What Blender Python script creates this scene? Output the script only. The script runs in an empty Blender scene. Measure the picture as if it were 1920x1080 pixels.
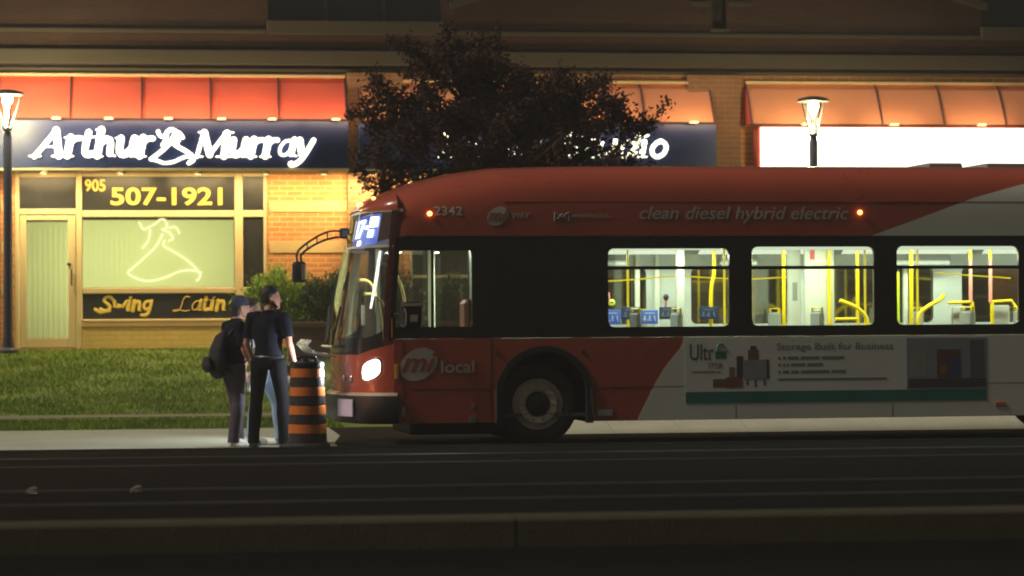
import bpy, math, random
from mathutils import Vector, Matrix, noise
from mathutils.geometry import tessellate_polygon
R = math.radians
rnd = random.Random(7)
sc = bpy.context.scene
COL = sc.collection

# ------------------------------------------------------------------ camera, sky, light, exposure
cam_d = bpy.data.cameras.new("camera"); cam = bpy.data.objects.new("camera", cam_d); COL.objects.link(cam)
yaw, pitch, roll = R(7.5), R(0.716), R(0.344)
fwd0 = Vector((math.sin(yaw), math.cos(yaw), 0)); rt0 = Vector((math.cos(yaw), -math.sin(yaw), 0)); zz = Vector((0, 0, 1))
fw = fwd0*math.cos(pitch) + zz*math.sin(pitch); up0 = zz*math.cos(pitch) - fwd0*math.sin(pitch)
rt = rt0*math.cos(roll) - up0*math.sin(roll); up = up0*math.cos(roll) + rt0*math.sin(roll)
M4 = Matrix((rt, up, -fw)).transposed().to_4x4(); M4.translation = (0, 0, 1.475)
cam.matrix_world = M4
cam_d.lens = 90; cam_d.sensor_width = 36; cam_d.clip_end = 1000
cam_d.dof.use_dof = True; cam_d.dof.focus_distance = 31.0; cam_d.dof.aperture_fstop = 1.6
sc.camera = cam

SUN_EL, SUN_AZ = 44, 98          # azimuth counted from +Y towards -X: the night glow comes from high up on the left
world = bpy.data.worlds.new("World"); sc.world = world; world.use_nodes = True
nt = world.node_tree; bg = nt.nodes["Background"]
sky = nt.nodes.new("ShaderNodeTexSky"); sky.sky_type = 'NISHITA'; sky.sun_disc = False
sky.sun_elevation = R(SUN_EL); sky.sun_rotation = R(-SUN_AZ)
tint = nt.nodes.new("ShaderNodeMixRGB"); tint.blend_type = 'MULTIPLY'; tint.inputs[0].default_value = 1
tint.inputs[2].default_value = (1.0, .70, .46, 1)
nt.links.new(sky.outputs[0], tint.inputs[1]); nt.links.new(tint.outputs[0], bg.inputs[0])
bg.inputs[1].default_value = 0.025
sun_d = bpy.data.lights.new("sun", 'SUN'); sun_d.energy = 2.1; sun_d.angle = R(12); sun_d.color = (1, .92, .78)
sun = bpy.data.objects.new("sun", sun_d); COL.objects.link(sun)
to_sun = Vector((-math.sin(R(SUN_AZ))*math.cos(R(SUN_EL)), math.cos(R(SUN_AZ))*math.cos(R(SUN_EL)), math.sin(R(SUN_EL))))
sun.rotation_euler = (-to_sun).to_track_quat('-Z', 'Y').to_euler()
sc.view_settings.view_transform = 'Standard'; sc.view_settings.look = 'None'
sc.view_settings.exposure = 0; sc.view_settings.gamma = 1
sc.cycles.use_denoising = True
sc.cycles.filter_width = 2.0
sc.cycles.max_bounces = 8; sc.cycles.transparent_max_bounces = 24
sc.cycles.sample_clamp_indirect = 4

# ------------------------------------------------------------------ materials
MATS = {}
def mat(name, col, rough=.7, metal=0, var=.18, vscale=6, bump=0, bscale=40, emit=None, estr=0, spec=.5, coat=0, stretch=None):
    if name in MATS: return MATS[name]
    m = bpy.data.materials.new(name); m.use_nodes = True; n = m.node_tree; b = n.nodes["Principled BSDF"]
    b.inputs["Roughness"].default_value = rough; b.inputs["Metallic"].default_value = metal
    b.inputs["Specular IOR Level"].default_value = spec; b.inputs["Coat Weight"].default_value = coat
    c4 = (*col, 1)
    b.inputs["Base Color"].default_value = c4
    tc = n.nodes.new("ShaderNodeTexCoord"); vec = tc.outputs["Object"]
    if stretch:
        mp = n.nodes.new("ShaderNodeMapping"); mp.inputs["Scale"].default_value = stretch
        n.links.new(vec, mp.inputs[0]); vec = mp.outputs[0]
    if var > 0:
        t = n.nodes.new("ShaderNodeTexNoise"); t.inputs["Scale"].default_value = vscale; t.inputs["Detail"].default_value = 6
        n.links.new(vec, t.inputs["Vector"])
        mx = n.nodes.new("ShaderNodeMixRGB"); n.links.new(t.outputs[0], mx.inputs[0])
        mx.inputs[1].default_value = tuple(c*(1-var) for c in col)+(1,); mx.inputs[2].default_value = tuple(min(1, c*(1+var)) for c in col)+(1,)
        n.links.new(mx.outputs[0], b.inputs["Base Color"])
        rr = n.nodes.new("ShaderNodeMapRange"); rr.inputs[3].default_value = max(.02, rough-.08); rr.inputs[4].default_value = min(1, rough+.12)
        n.links.new(t.outputs[0], rr.inputs[0]); n.links.new(rr.outputs[0], b.inputs["Roughness"])
    if bump:
        t2 = n.nodes.new("ShaderNodeTexNoise"); t2.inputs["Scale"].default_value = bscale; t2.inputs["Detail"].default_value = 5
        n.links.new(vec, t2.inputs["Vector"])
        bp = n.nodes.new("ShaderNodeBump"); bp.inputs["Strength"].default_value = bump; bp.inputs["Distance"].default_value = .02
        n.links.new(t2.outputs[0], bp.inputs["Height"]); n.links.new(bp.outputs[0], b.inputs["Normal"])
    if emit:
        b.inputs["Emission Color"].default_value = (*emit, 1); b.inputs["Emission Strength"].default_value = estr
    MATS[name] = m
    return m

def glass(name, tint=(.8, .85, .85), refl=.08, rough=.02):
    if name in MATS: return MATS[name]
    m = bpy.data.materials.new(name); m.use_nodes = True; n = m.node_tree
    n.nodes.remove(n.nodes["Principled BSDF"]); out = n.nodes["Material Output"]
    tr = n.nodes.new("ShaderNodeBsdfTransparent"); tr.inputs[0].default_value = (*tint, 1)
    gl = n.nodes.new("ShaderNodeBsdfGlossy"); gl.inputs["Roughness"].default_value = rough
    fr = n.nodes.new("ShaderNodeFresnel"); fr.inputs[0].default_value = 1.5
    ad = n.nodes.new("ShaderNodeMath"); ad.operation = 'ADD'; ad.use_clamp = True; ad.inputs[1].default_value = refl
    mx = n.nodes.new("ShaderNodeMixShader"); n.links.new(fr.outputs[0], ad.inputs[0]); n.links.new(ad.outputs[0], mx.inputs[0])
    n.links.new(tr.outputs[0], mx.inputs[1]); n.links.new(gl.outputs[0], mx.inputs[2]); n.links.new(mx.outputs[0], out.inputs[0])
    MATS[name] = m
    return m

def brick_mat(name, c1, c2, mortar, bw=.267, rh=.089, ms=.009):
    m = bpy.data.materials.new(name); m.use_nodes = True; n = m.node_tree; b = n.nodes["Principled BSDF"]
    tc = n.nodes.new("ShaderNodeTexCoord"); sp = n.nodes.new("ShaderNodeSeparateXYZ"); cb = n.nodes.new("ShaderNodeCombineXYZ")
    ad = n.nodes.new("ShaderNodeMath"); ad.operation = 'ADD'
    n.links.new(tc.outputs["Object"], sp.inputs[0]); n.links.new(sp.outputs[0], ad.inputs[0]); n.links.new(sp.outputs[1], ad.inputs[1])
    n.links.new(ad.outputs[0], cb.inputs[0]); n.links.new(sp.outputs[2], cb.inputs[1])
    t = n.nodes.new("ShaderNodeTexBrick"); t.inputs["Scale"].default_value = 1; t.inputs["Brick Width"].default_value = bw
    t.inputs["Row Height"].default_value = rh; t.inputs["Mortar Size"].default_value = ms; t.inputs["Mortar Smooth"].default_value = .2
    t.inputs["Color1"].default_value = (*c1, 1); t.inputs["Color2"].default_value = (*c2, 1); t.inputs["Mortar"].default_value = (*mortar, 1)
    n.links.new(cb.outputs[0], t.inputs["Vector"])
    ns = n.nodes.new("ShaderNodeTexNoise"); ns.inputs["Scale"].default_value = 1.7; ns.inputs["Detail"].default_value = 8
    n.links.new(tc.outputs["Object"], ns.inputs["Vector"])
    mr = n.nodes.new("ShaderNodeMapRange"); mr.inputs[3].default_value = .7; mr.inputs[4].default_value = 1.25; n.links.new(ns.outputs[0], mr.inputs[0])
    mu = n.nodes.new("ShaderNodeMixRGB"); mu.blend_type = 'MULTIPLY'; mu.inputs[0].default_value = 1
    n.links.new(t.outputs[0], mu.inputs[1]); n.links.new(mr.outputs[0], mu.inputs[2]); n.links.new(mu.outputs[0], b.inputs["Base Color"])
    bp = n.nodes.new("ShaderNodeBump"); bp.inputs["Strength"].default_value = .6; bp.inputs["Distance"].default_value = .01; bp.invert = True
    n.links.new(t.outputs["Fac"], bp.inputs["Height"]); n.links.new(bp.outputs[0], b.inputs["Normal"])
    b.inputs["Roughness"].default_value = .85
    MATS[name] = m
    return m

def emis(name, col, s): return mat(name, (.8, .8, .8), .5, var=0, emit=col, estr=s)

# ------------------------------------------------------------------ mesh builder
class MB:
    def __init__(s): s.v = []; s.f = []; s.mi = []; s.cur = 0
    def add(s, vs, fs):
        o = len(s.v); s.v += [tuple(p) for p in vs]
        for f in fs: s.f.append([i+o for i in f]); s.mi.append(s.cur)
        return s
    def box(s, x0, x1, y0, y1, z0, z1):
        return s.add([(x0,y0,z0),(x1,y0,z0),(x1,y1,z0),(x0,y1,z0),(x0,y0,z1),(x1,y0,z1),(x1,y1,z1),(x0,y1,z1)],
                     [(0,3,2,1),(4,5,6,7),(0,1,5,4),(1,2,6,5),(2,3,7,6),(3,0,4,7)])
    def bbox(s, x0, x1, y0, y1, z0, z1, b=.02):      # box with chamfered edges
        vs = []; fs = []
        def ring(inx, z): return [(x0+inx+b,y0+inx,z),(x1-inx-b,y0+inx,z),(x1-inx,y0+inx+b,z),(x1-inx,y1-inx-b,z),(x1-inx-b,y1-inx,z),(x0+inx+b,y1-inx,z),(x0+inx,y1-inx-b,z),(x0+inx,y0+inx+b,z)]
        for r in (ring(b*.7, z0), ring(0, z0+b), ring(0, z1-b), ring(b*.7, z1)): vs += r
        for k in range(3):
            for i in range(8): j = (i+1) % 8; fs.append((k*8+i, k*8+j, k*8+8+j, k*8+8+i))
        fs.append(tuple(range(7, -1, -1))); fs.append(tuple(range(24, 32)))
        return s.add(vs, fs)
    def tube(s, pts, r, n=8, cap=True, sy=None, ref=None):
        """tube along pts; r number or list; sy flattens the second axis (number or list)"""
        pts = [Vector(p) for p in pts]; N = len(pts)
        rs = r if isinstance(r, (list, tuple)) else [r]*N
        ss = sy if isinstance(sy, (list, tuple)) else [sy if sy else 1]*N
        vs = []; fs = []; u = None
        for i in range(N):
            d = (pts[min(i+1, N-1)]-pts[max(i-1, 0)])
            d = d.normalized() if d.length > 1e-9 else Vector((0, 0, 1))
            if ref is not None: u = Vector(ref)
            elif u is None: u = Vector((1, 0, 0)) if abs(d.x) < .9 else Vector((0, 1, 0))
            u = u-d*u.dot(d)
            if u.length < 1e-6: u = d.orthogonal()
            u.normalize(); w = d.cross(u)
            for k in range(n):
                a = 2*math.pi*k/n; vs.append(pts[i]+u*(math.cos(a)*rs[i])+w*(math.sin(a)*rs[i]*ss[i]))
        for i in range(N-1):
            for k in range(n):
                j = (k+1) % n; fs.append((i*n+k, i*n+j, (i+1)*n+j, (i+1)*n+k))
        if cap: fs.append(tuple(range(n-1, -1, -1))); fs.append(tuple(range((N-1)*n, N*n)))
        return s.add(vs, fs)
    def rtube(s, pts, r, n=8, sy=None, ref=None):    # tube with rounded ends
        pts = [Vector(p) for p in pts]; rs = list(r) if isinstance(r, (list, tuple)) else [r]*len(pts)
        d0 = (pts[0]-pts[1]).normalized(); d1 = (pts[-1]-pts[-2]).normalized()
        P = [pts[0]+d0*rs[0]*.95, pts[0]+d0*rs[0]*.6]+pts+[pts[-1]+d1*rs[-1]*.6, pts[-1]+d1*rs[-1]*.95]
        return s.tube(P, [rs[0]*.3, rs[0]*.8]+rs+[rs[-1]*.8, rs[-1]*.3], n, True, sy, ref)
    def ball(s, c, r, n=12, m=8):
        rx, ry, rz = r if isinstance(r, (list, tuple)) else (r, r, r); vs = []; fs = []
        for i in range(m+1):
            th = math.pi*i/m
            for k in range(n):
                a = 2*math.pi*k/n; vs.append((c[0]+rx*math.sin(th)*math.cos(a), c[1]+ry*math.sin(th)*math.sin(a), c[2]+rz*math.cos(th)))
        for i in range(m):
            for k in range(n): j = (k+1) % n; fs.append((i*n+k, (i+1)*n+k, (i+1)*n+j, i*n+j))
        return s.add(vs, fs)
    def lathe(s, prof, n=24, c=(0, 0, 0), axis='z'):
        vs = []; fs = []
        for (r, h) in prof:
            for k in range(n):
                a = 2*math.pi*k/n
                p = (r*math.cos(a), r*math.sin(a), h) if axis == 'z' else (r*math.cos(a), h, r*math.sin(a))
                vs.append((c[0]+p[0], c[1]+p[1], c[2]+p[2]))
        for i in range(len(prof)-1):
            for k in range(n): j = (k+1) % n; fs.append((i*n+k, i*n+j, (i+1)*n+j, (i+1)*n+k))
        return s.add(vs, fs)
    def grid(s, rows):
        n = len(rows[0]); vs = [p for r in rows for p in r]
        return s.add(vs, [(i*n+k, i*n+k+1, (i+1)*n+k+1, (i+1)*n+k) for i in range(len(rows)-1) for k in range(n-1)])
    def plate(s, outer, holes, f, t):
        """flat plate: outline and holes in 2D, f(x, z, depth) -> 3D, thickness t"""
        loops = [outer]+holes; flat = [p for l in loops for p in l]; n = len(flat)
        tris = tessellate_polygon([[Vector((p[0], p[1], 0)) for p in l] for l in loops])
        vs = [f(p[0], p[1], 0) for p in flat]+[f(p[0], p[1], t) for p in flat]
        fs = [tuple(q) for q in tris]+[tuple(i+n for i in reversed(q)) for q in tris]; o = 0
        for l in loops:
            for i in range(len(l)): j = (i+1) % len(l); fs.append((o+i, o+j, n+o+j, n+o+i))
            o += len(l)
        return s.add(vs, fs)
    def build(s, name, m, parent=None, smooth=False, loc=None, rot=None):
        me = bpy.data.meshes.new(name); me.from_pydata(s.v, [], s.f)
        ms = m if isinstance(m, (list, tuple)) else [m]
        for q in ms: me.materials.append(q)
        if len(ms) > 1: me.polygons.foreach_set("material_index", s.mi)
        me.validate(); me.update()
        import bmesh
        if len(s.f) < 60000:
            b = bmesh.new(); b.from_mesh(me); bmesh.ops.recalc_face_normals(b, faces=b.faces); b.to_mesh(me); b.free()
        if smooth:
            me.polygons.foreach_set("use_smooth", [True]*len(me.polygons))
            try: me.set_sharp_from_angle(angle=R(38))
            except Exception: pass
        o = bpy.data.objects.new(name, me); COL.objects.link(o)
        if parent is not None: o.parent = parent
        if loc: o.location = loc
        if rot: o.rotation_euler = rot
        return o

def tag(o, label=None, cat=None, group=None, kind=None):
    if label: o["label"] = label
    if cat: o["category"] = cat
    if group: o["group"] = group
    if kind: o["kind"] = kind
    return o
def empty(name, loc=(0, 0, 0), rz=0):
    o = bpy.data.objects.new(name, None); COL.objects.link(o); o.location = loc; o.rotation_euler = (0, 0, rz); o.empty_display_size = .2
    return o
def rrect(x0, x1, z0, z1, r=.06, n=4):
    out = []
    for (cx, cz, a0) in ((x1-r, z1-r, 0), (x0+r, z1-r, 90), (x0+r, z0+r, 180), (x1-r, z0+r, 270)):
        for k in range(n+1): a = R(a0+90*k/n); out.append((cx+r*math.cos(a), cz+r*math.sin(a)))
    return out
def text(name, s, box, f, m, parent=None, depth=.004, shear=0, bold=0.0):
    """lettering from the built-in font fitted to box=(x0,x1,z0,z1); f(x,z,d) -> 3D, d = 0 front .. depth back"""
    cu = bpy.data.curves.new("tmp", 'FONT'); cu.body = s; cu.shear = shear; cu.offset = bold; cu.extrude = .1; cu.resolution_u = 4
    ob = bpy.data.objects.new("tmp", cu); COL.objects.link(ob)
    dg = bpy.context.evaluated_depsgraph_get(); me = bpy.data.meshes.new_from_object(ob.evaluated_get(dg))
    bpy.data.objects.remove(ob); bpy.data.curves.remove(cu)
    xs = [v.co.x for v in me.vertices]; ys = [v.co.y for v in me.vertices]
    x0, x1, z0, z1 = box
    for v in me.vertices:
        x = x0+(v.co.x-min(xs))/(max(xs)-min(xs))*(x1-x0); z = z0+(v.co.y-min(ys))/(max(ys)-min(ys))*(z1-z0)
        v.co = f(x, z, 0 if v.co.z > 0 else depth)
    me.materials.clear(); me.materials.append(m); me.name = name
    o = bpy.data.objects.new(name, me); COL.objects.link(o)
    if parent is not None: o.parent = parent
    return o

# stroke lettering (bold serif italic): strokes = (radius, [(x, z), ...]) on a cap height of 1
T, t_ = .105, .05
GL = {
 'A': (.85, [(.07, [(.02,.0),(.5,.98)]), (T, [(.48,.95),(.66,.04)]), (t_, [(.22,.36),(.6,.36)]), (t_, [(-.1,.02),(.16,.02)]), (t_, [(.5,.02),(.84,.02)])]),
 'M': (1.08, [(.06, [(.1,.02),(.18,.95)]), (T, [(.2,.95),(.46,.1)]), (.06, [(.46,.1),(.84,.95)]), (T, [(.86,.93),(.88,.04)]), (t_, [(-.06,.02),(.24,.02)]), (t_, [(.68,.02),(1.06,.02)]), (t_, [(.06,.96),(.26,.96)]), (t_, [(.78,.96),(1.02,.96)])]),
 'D': (.9, [(T, [(.15,.04),(.15,.95)]), (.075, [(.05,.96),(.45,.96),(.72,.8),(.78,.5),(.7,.2),(.42,.03),(.03,.03)])]),
 'S': (.66, [(.085, [(.55,.8),(.4,.95),(.2,.93),(.08,.76),(.16,.6),(.42,.44),(.52,.26),(.42,.08),(.2,.03),(.0,.18)])]),
 'L': (.72, [(.085, [(.5,.92),(.36,.97),(.24,.82),(.2,.2),(.06,.02),(-.12,.02)]), (.07, [(-.12,.06),(.1,.12),(.35,.0),(.62,.06)])]),
 'r': (.47, [(T, [(.12,.04),(.14,.58)]), (.075, [(.14,.4),(.26,.56),(.4,.56)]), (t_, [(0,.02),(.26,.02)]), (t_, [(0,.58),(.14,.6)])]),
 't': (.42, [(.09, [(.17,.84),(.13,.14),(.22,.04),(.36,.1)]), (t_, [(-.02,.58),(.36,.6)])]),
 'h': (.62, [(T, [(.12,.04),(.12,.98)]), (.09, [(.12,.36),(.28,.56),(.42,.52),(.44,.1)]), (.06, [(.44,.08),(.56,.04)]), (t_, [(0,.02),(.24,.02)]), (t_, [(0,.98),(.12,.98)])]),
 'n': (.62, [(T, [(.12,.04),(.12,.56)]), (.09, [(.12,.36),(.28,.56),(.42,.52),(.44,.1)]), (.06, [(.44,.08),(.56,.04)]), (t_, [(0,.56),(.12,.58)])]),
 'u': (.64, [(.1, [(.12,.56),(.12,.18),(.22,.05),(.36,.12),(.46,.26)]), (T, [(.48,.56),(.46,.1)]), (.06, [(.46,.06),(.6,.05)]), (t_, [(0,.57),(.12,.58)])]),
 'a': (.6, [(.09, [(.44,.5),(.28,.57),(.12,.42),(.08,.18),(.18,.05),(.34,.1),(.44,.3)]), (.095, [(.48,.57),(.44,.12)]), (.06, [(.45,.07),(.58,.05)])]),
 'y': (.58, [(.1, [(.1,.56),(.22,.1)]), (.075, [(.5,.56),(.3,.02),(.12,-.26),(-.04,-.3)]), (.08, [(-.06,-.26),(-.04,-.24)])]),
 'c': (.5, [(.09, [(.42,.46),(.3,.57),(.14,.46),(.08,.24),(.18,.06),(.34,.05),(.44,.14)])]),
 'e': (.52, [(.085, [(.1,.28),(.4,.36),(.38,.52),(.26,.57),(.12,.44),(.08,.22),(.2,.05),(.42,.12)])]),
 'd': (.6, [(.09, [(.42,.48),(.28,.57),(.12,.42),(.08,.18),(.18,.05),(.34,.1),(.44,.3)]), (.1, [(.5,.98),(.45,.12)]), (.06, [(.45,.07),(.58,.05)])]),
 'i': (.32, [(T, [(.14,.54),(.13,.1)]), (.1, [(.17,.82),(.18,.83)]), (t_, [(0,.56),(.14,.58)]), (t_, [(.13,.05),(.26,.05)])]),
 'o': (.56, [(.085, [(.28,.57),(.12,.46),(.07,.24),(.18,.05),(.34,.06),(.46,.24),(.44,.46),(.28,.57)])]),
 'w': (.85, [(.085, [(.08,.56),(.2,.08),(.42,.5),(.5,.08),(.76,.56)]), (t_, [(-.02,.57),(.1,.58)])]),
 'g': (.6, [(.085, [(.46,.48),(.28,.57),(.12,.42),(.12,.2),(.28,.08),(.44,.2)]), (.085, [(.5,.57),(.46,-.08),(.3,-.26),(.08,-.22)])]),
 ' ': (.35, []),
}
def strokes(mb, s, x0, x1, z0, cap, f, shear=.28, weight=1.0, flat=.6):
    tot = sum(GL[c][0] for c in s); k = (x1-x0)/tot; x = 0
    for c in s:
        for (r, pts) in GL[c][1]:
            P = []
            for (px, pz) in pts:
                if c.islower() and pz > 0: pz = pz*1.2 if pz <= .6 else .72+(pz-.6)*.68
                P.append((x0+(x+px*1.12)*k+pz*cap*shear*.6, z0+pz*cap))
            Q = [P[0]]
            for a, b in zip(P, P[1:]):                      # smooth a little by corner cutting
                Q += [(a[0]*.7+b[0]*.3, a[1]*.7+b[1]*.3), (a[0]*.3+b[0]*.7, a[1]*.3+b[1]*.7)]
            Q.append(P[-1])
            mb.rtube([f(q[0], q[1], 0) for q in Q], r*weight*cap, 8, flat, (1, 0, 0) if False else None)
        x += GL[c][0]

def area(name, loc, to, sx, sy, watts, col, parent=None):
    d = bpy.data.lights.new(name, 'AREA'); d.shape = 'RECTANGLE'; d.size = sx; d.size_y = sy; d.energy = watts; d.color = col
    o = bpy.data.objects.new(name, d); COL.objects.link(o); o.location = loc
    o.rotation_euler = (Vector(to)-Vector(loc)).to_track_quat('-Z', 'Y').to_euler()
    if parent is not None: o.parent = parent
    return o
def point(name, loc, watts, col, r=.06, parent=None):
    d = bpy.data.lights.new(name, 'POINT'); d.energy = watts; d.color = col; d.shadow_soft_size = r
    o = bpy.data.objects.new(name, d); COL.objects.link(o); o.location = loc
    if parent is not None: o.parent = parent
    return o
def spot(name, loc, to, watts, col, ang, blend=.5, r=.05, parent=None):
    d = bpy.data.lights.new(name, 'SPOT'); d.energy = watts; d.color = col; d.spot_size = R(ang); d.spot_blend = blend; d.shadow_soft_size = r
    o = bpy.data.objects.new(name, d); COL.objects.link(o); o.location = loc
    o.rotation_euler = (Vector(to)-Vector(loc)).to_track_quat('-Z', 'Y').to_euler()
    if parent is not None: o.parent = parent
    return o

# ------------------------------------------------------------------ shared materials
asphalt = mat("asphalt", (.009, .0085, .008), .95, spec=.06, var=.5, vscale=3, bump=.5, bscale=120)
trackm = mat("track_concrete_dark", (.0065, .0056, .005), .95, spec=.06, var=.7, vscale=2, bump=.4, bscale=60)
kerbm = mat("old_concrete", (.06, .055, .036), .95, spec=.05, var=.3, vscale=2.5, bump=.4, bscale=50)
concrete = mat("pale_concrete", (.31, .32, .25), .85, var=.22, vscale=1.6, bump=.4, bscale=60)
soil = mat("lawn_soil", (.11, .16, .013), .95, var=.6, vscale=1.3, bump=.8, bscale=25)
steel = mat("rail_steel", (.16, .15, .13), .38, .85, var=.3, vscale=.7)
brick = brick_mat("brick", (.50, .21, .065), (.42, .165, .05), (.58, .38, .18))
brick_mid = brick_mat("brick_dimmed", (.22, .105, .045), (.18, .085, .036), (.25, .16, .09))  # pilaster brick: weaker light there is put into a darker colour
brick_dark = brick_mat("brick_upper", (.055, .022, .013), (.045, .018, .010), (.05, .03, .02))  # dim light on the upper storey is put into this dark colour
brick_low = brick_mat("brick_yellow", (.66, .48, .14), (.60, .42, .12), (.52, .38, .13))
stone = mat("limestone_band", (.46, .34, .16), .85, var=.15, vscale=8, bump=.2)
stone_up = mat("limestone_cornice", (.052, .045, .029), .85, var=.2, vscale=4, bump=.2)  # upper stone darkened in colour to stand for the dim light
dark = mat("dark_void", (.012, .012, .012), .6, var=0)
cream = mat("cream_frame", (.62, .50, .27), .5, var=.06)
navy = mat("navy_sign_board", (.016, .03, .125), .4, var=.15, vscale=2)
vinyl = mat("dark_vinyl", (.02, .022, .022), .35, var=.2)
yellow_l = mat("yellow_lettering", (.80, .60, .10), .5, var=.08, vscale=20)
blind = mat("blind_fabric", (.60, .66, .44), .8, var=.05, vscale=3)
white_e = emis("lit_letters", (1, .92, .62), 3.2)
black = mat("black_plastic", (.014, .014, .015), .45, var=.2)
chrome = mat("chrome", (.6, .58, .55), .15, 1, var=.1)

# ------------------------------------------------------------------ ground, road, tracks
def sheet(name, rows, m, sub=40, x0=-60, x1=90, nz=0.0):
    """a sheet running along X; rows = (y, z) from near to far"""
    mb = MB(); xs = [x0+(x1-x0)*i/sub for i in range(sub+1)]
    mb.grid([[(x, y, z) for x in xs] for (y, z) in rows])
    return tag(mb.build(name, m), kind='structure')
road = sheet("road", [(-20, -.004), (16.56, -.004), (26.2, -.004), (32.62, -.004), (58, -.02)], asphalt, sub=20, x0=-60, x1=90)
road["label"] = "dark asphalt road under the bus and in the foreground"
mb = MB(); mb.box(-60, 90, 16.86, 26.26, -.1, .19)
tag(mb.build("track_bed", trackm), "dark raised light rail track bed crossing the picture", kind='structure')
mb = MB()
for a, b in ((-60, -5.5), (-5.49, 2.185), (2.20, 9.9), (9.91, 90)):
    mb.add([(a, 16.50, -.1), (b, 16.50, -.1), (b, 16.855, -.1), (a, 16.855, -.1), (a, 16.53, .17), (b, 16.53, .17), (b, 16.855, .192), (a, 16.855, .192), (a, 16.56, .192), (b, 16.56, .192)],
           [(0,1,5,4), (4,5,9,8), (8,9,6,7), (1,2,6,9,5), (0,4,8,7,3), (2,3,7,6), (0,3,2,1)])
tag(mb.build("kerb", kerbm), "worn concrete kerb along the near edge of the track bed", kind='structure')
mb = MB(); mb.box(-60, 90, 25.9, 26.262, -.1, .194)
tag(mb.build("kerb", trackm), "dark kerb along the far edge of the track bed", kind='structure')
def rail(y, label):
    mb = MB(); prof = [(-.07, .1), (.05, .1), (.05, .194), (.012, .194), (-.0, .205), (-.035, .212), (-.065, .205)]
    n = len(prof); vs = [(x, y+p[0], p[1]) for x in (-60, 90) for p in prof]
    mb.add(vs, [(i, (i+1) % n, n+(i+1) % n, n+i) for i in range(n)]+[tuple(range(n)), tuple(range(2*n-1, n-1, -1))])
    return tag(mb.build("rail", steel), label, "rail", "steel tram rails set in the track bed")
rail(24.29, "farthest steel rail in the track bed, closest to the bus"); rail(22.92, "second steel rail from the bus in the track bed")
rail(19.68, "third steel rail from the bus in the track bed"); rail(18.17, "nearest steel rail to the concrete kerb in front")
for x, l in ((-1.06, "small pale clip on the track at the far left"), (-.29, "small pale clip on the track below the grass, second from left")):
    e = empty("rail_clip", (x, 19.45, .19)); tag(e, l, "rail clip", "pale clips on the track bed")
    MB().bbox(-.05, .03, -.03, .03, .0, .02, .005).build("plate", steel, e)
    MB().tube([(-.04, 0, .02), (-.01, 0, .045), (.03, -.01, .05)], .010, 8).build("spring", mat("pale_metal", (.22, .21, .18), .5, .2), e, True)

# pale concrete bay to the left of the bus nose, sloped kerb behind the bus, verge, footpath, lawn
mb = MB()
mb.grid([[(-60, y, 0), (-2, y, 0), (-.9, y, 0), (1.9 if y < 33 else 2.1, y, 0)] for y in (29.0, 31, 33, 34.2, 35.62)])
tag(mb.build("pavement", concrete), "pale concrete pavement where the people stand", kind='structure')
mb = MB(); xs = [4.75+i*.9 for i in range(70)]
for i in range(0, len(xs)-1):
    a, b = xs[i]+.004, xs[i+1]-.004
    P = [(32.62, -.03), (32.80, .005), (33.30, .10), (33.45, .125), (33.62, .135), (34.2, .137)]
    mb.grid([[(a, y, z), (b, y, z)] for (y, z) in P])
    mb.add([(a, y, z) for y, z in P]+[(a, 34.2, -.1), (a, 32.62, -.1)], [tuple(range(8))])
tag(mb.build("kerb", mat("kerb_pale", (.46, .47, .36), .85, var=.2, vscale=2.2, bump=.4, bscale=50)), "pale sloped concrete kerb seen under the bus", kind='structure')
mb = MB(); mb.grid([[(4.75, y, .134), (90, y, .134)] for y in (34.2, 35.62)])
tag(mb.build("sidewalk", concrete), "pale concrete sidewalk behind the bus", kind='structure')
mb = MB(); mb.grid([[(x, y, z) for x in (-60, 0, 90)] for y, z in ((36.36, .145), (36.7, .15), (37.12, .155))])
tag(mb.build("footpath", mat("worn_path", (.15, .14, .085), .95, var=.6, vscale=2, bump=.5)), "narrow worn footpath along the foot of the lawn", kind='structure')
def lawn_z(y):
    if y < 36.42: return .03+.08*(y-35.6)/.8
    if y < 37.1: return .095
    t = min(1, (y-37.1)/6.6); return .12+.9*t
mb = MB(); ys = [35.6+i*.2 for i in range(48)]; xs = [-14+i*.6 for i in range(80)]
mb.grid([[(x, y, lawn_z(y)-.03+.03*noise.noise(Vector((x*.8, y*.9, 0)))) for x in [-60]+xs+[90]] for y in ys])
tag(mb.build("lawn", soil), "sloping green lawn between the pavement and the shop front", kind='structure')
# grass blades: clumps of short blades over verge and lawn
gm = mat("grass_blade", (.18, .265, .02), .8, spec=.1, var=.45, vscale=1.2)
mb = MB()
def blades(n, y0, y1, h, x0=-3.6, x1=4.8):
    for i in range(n):
        x = rnd.uniform(x0, x1); y = rnd.uniform(y0, y1)
        if noise.noise(Vector((x*1.1, y*1.6, 3))) < rnd.uniform(-.75, .15): continue
        z = lawn_z(y)-.03; hh = h*rnd.uniform(.5, 1.25); a = rnd.uniform(0, 6.28); w = .009
        lx, ly = rnd.gauss(0, .03), rnd.gauss(0, .03)
        c, s = math.cos(a)*w, math.sin(a)*w
        mb.add([(x-c, y-s, z), (x+c, y+s, z), (x+lx, y+ly, z+hh)], [(0, 1, 2)])
blades(60000, 37.15, 44.2, .06); blades(7500, 35.62, 36.3, .07, -3.6, 2.3)
tag(mb.build("grass", gm), "short green grass growing on the lawn slope and verge", "grass", kind='stuff')

# ------------------------------------------------------------------ building (front wall plane at Y = WY)
WY = 44.52
bld = tag(empty("commercial_building", (0, 0, 0)), "long brick commercial building with lit shop fronts and pale stone bands", "building")
def bpart(mb, name, m, parent=bld, smooth=False): return mb.build(name, m, parent, smooth)
ZB = .9
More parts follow.
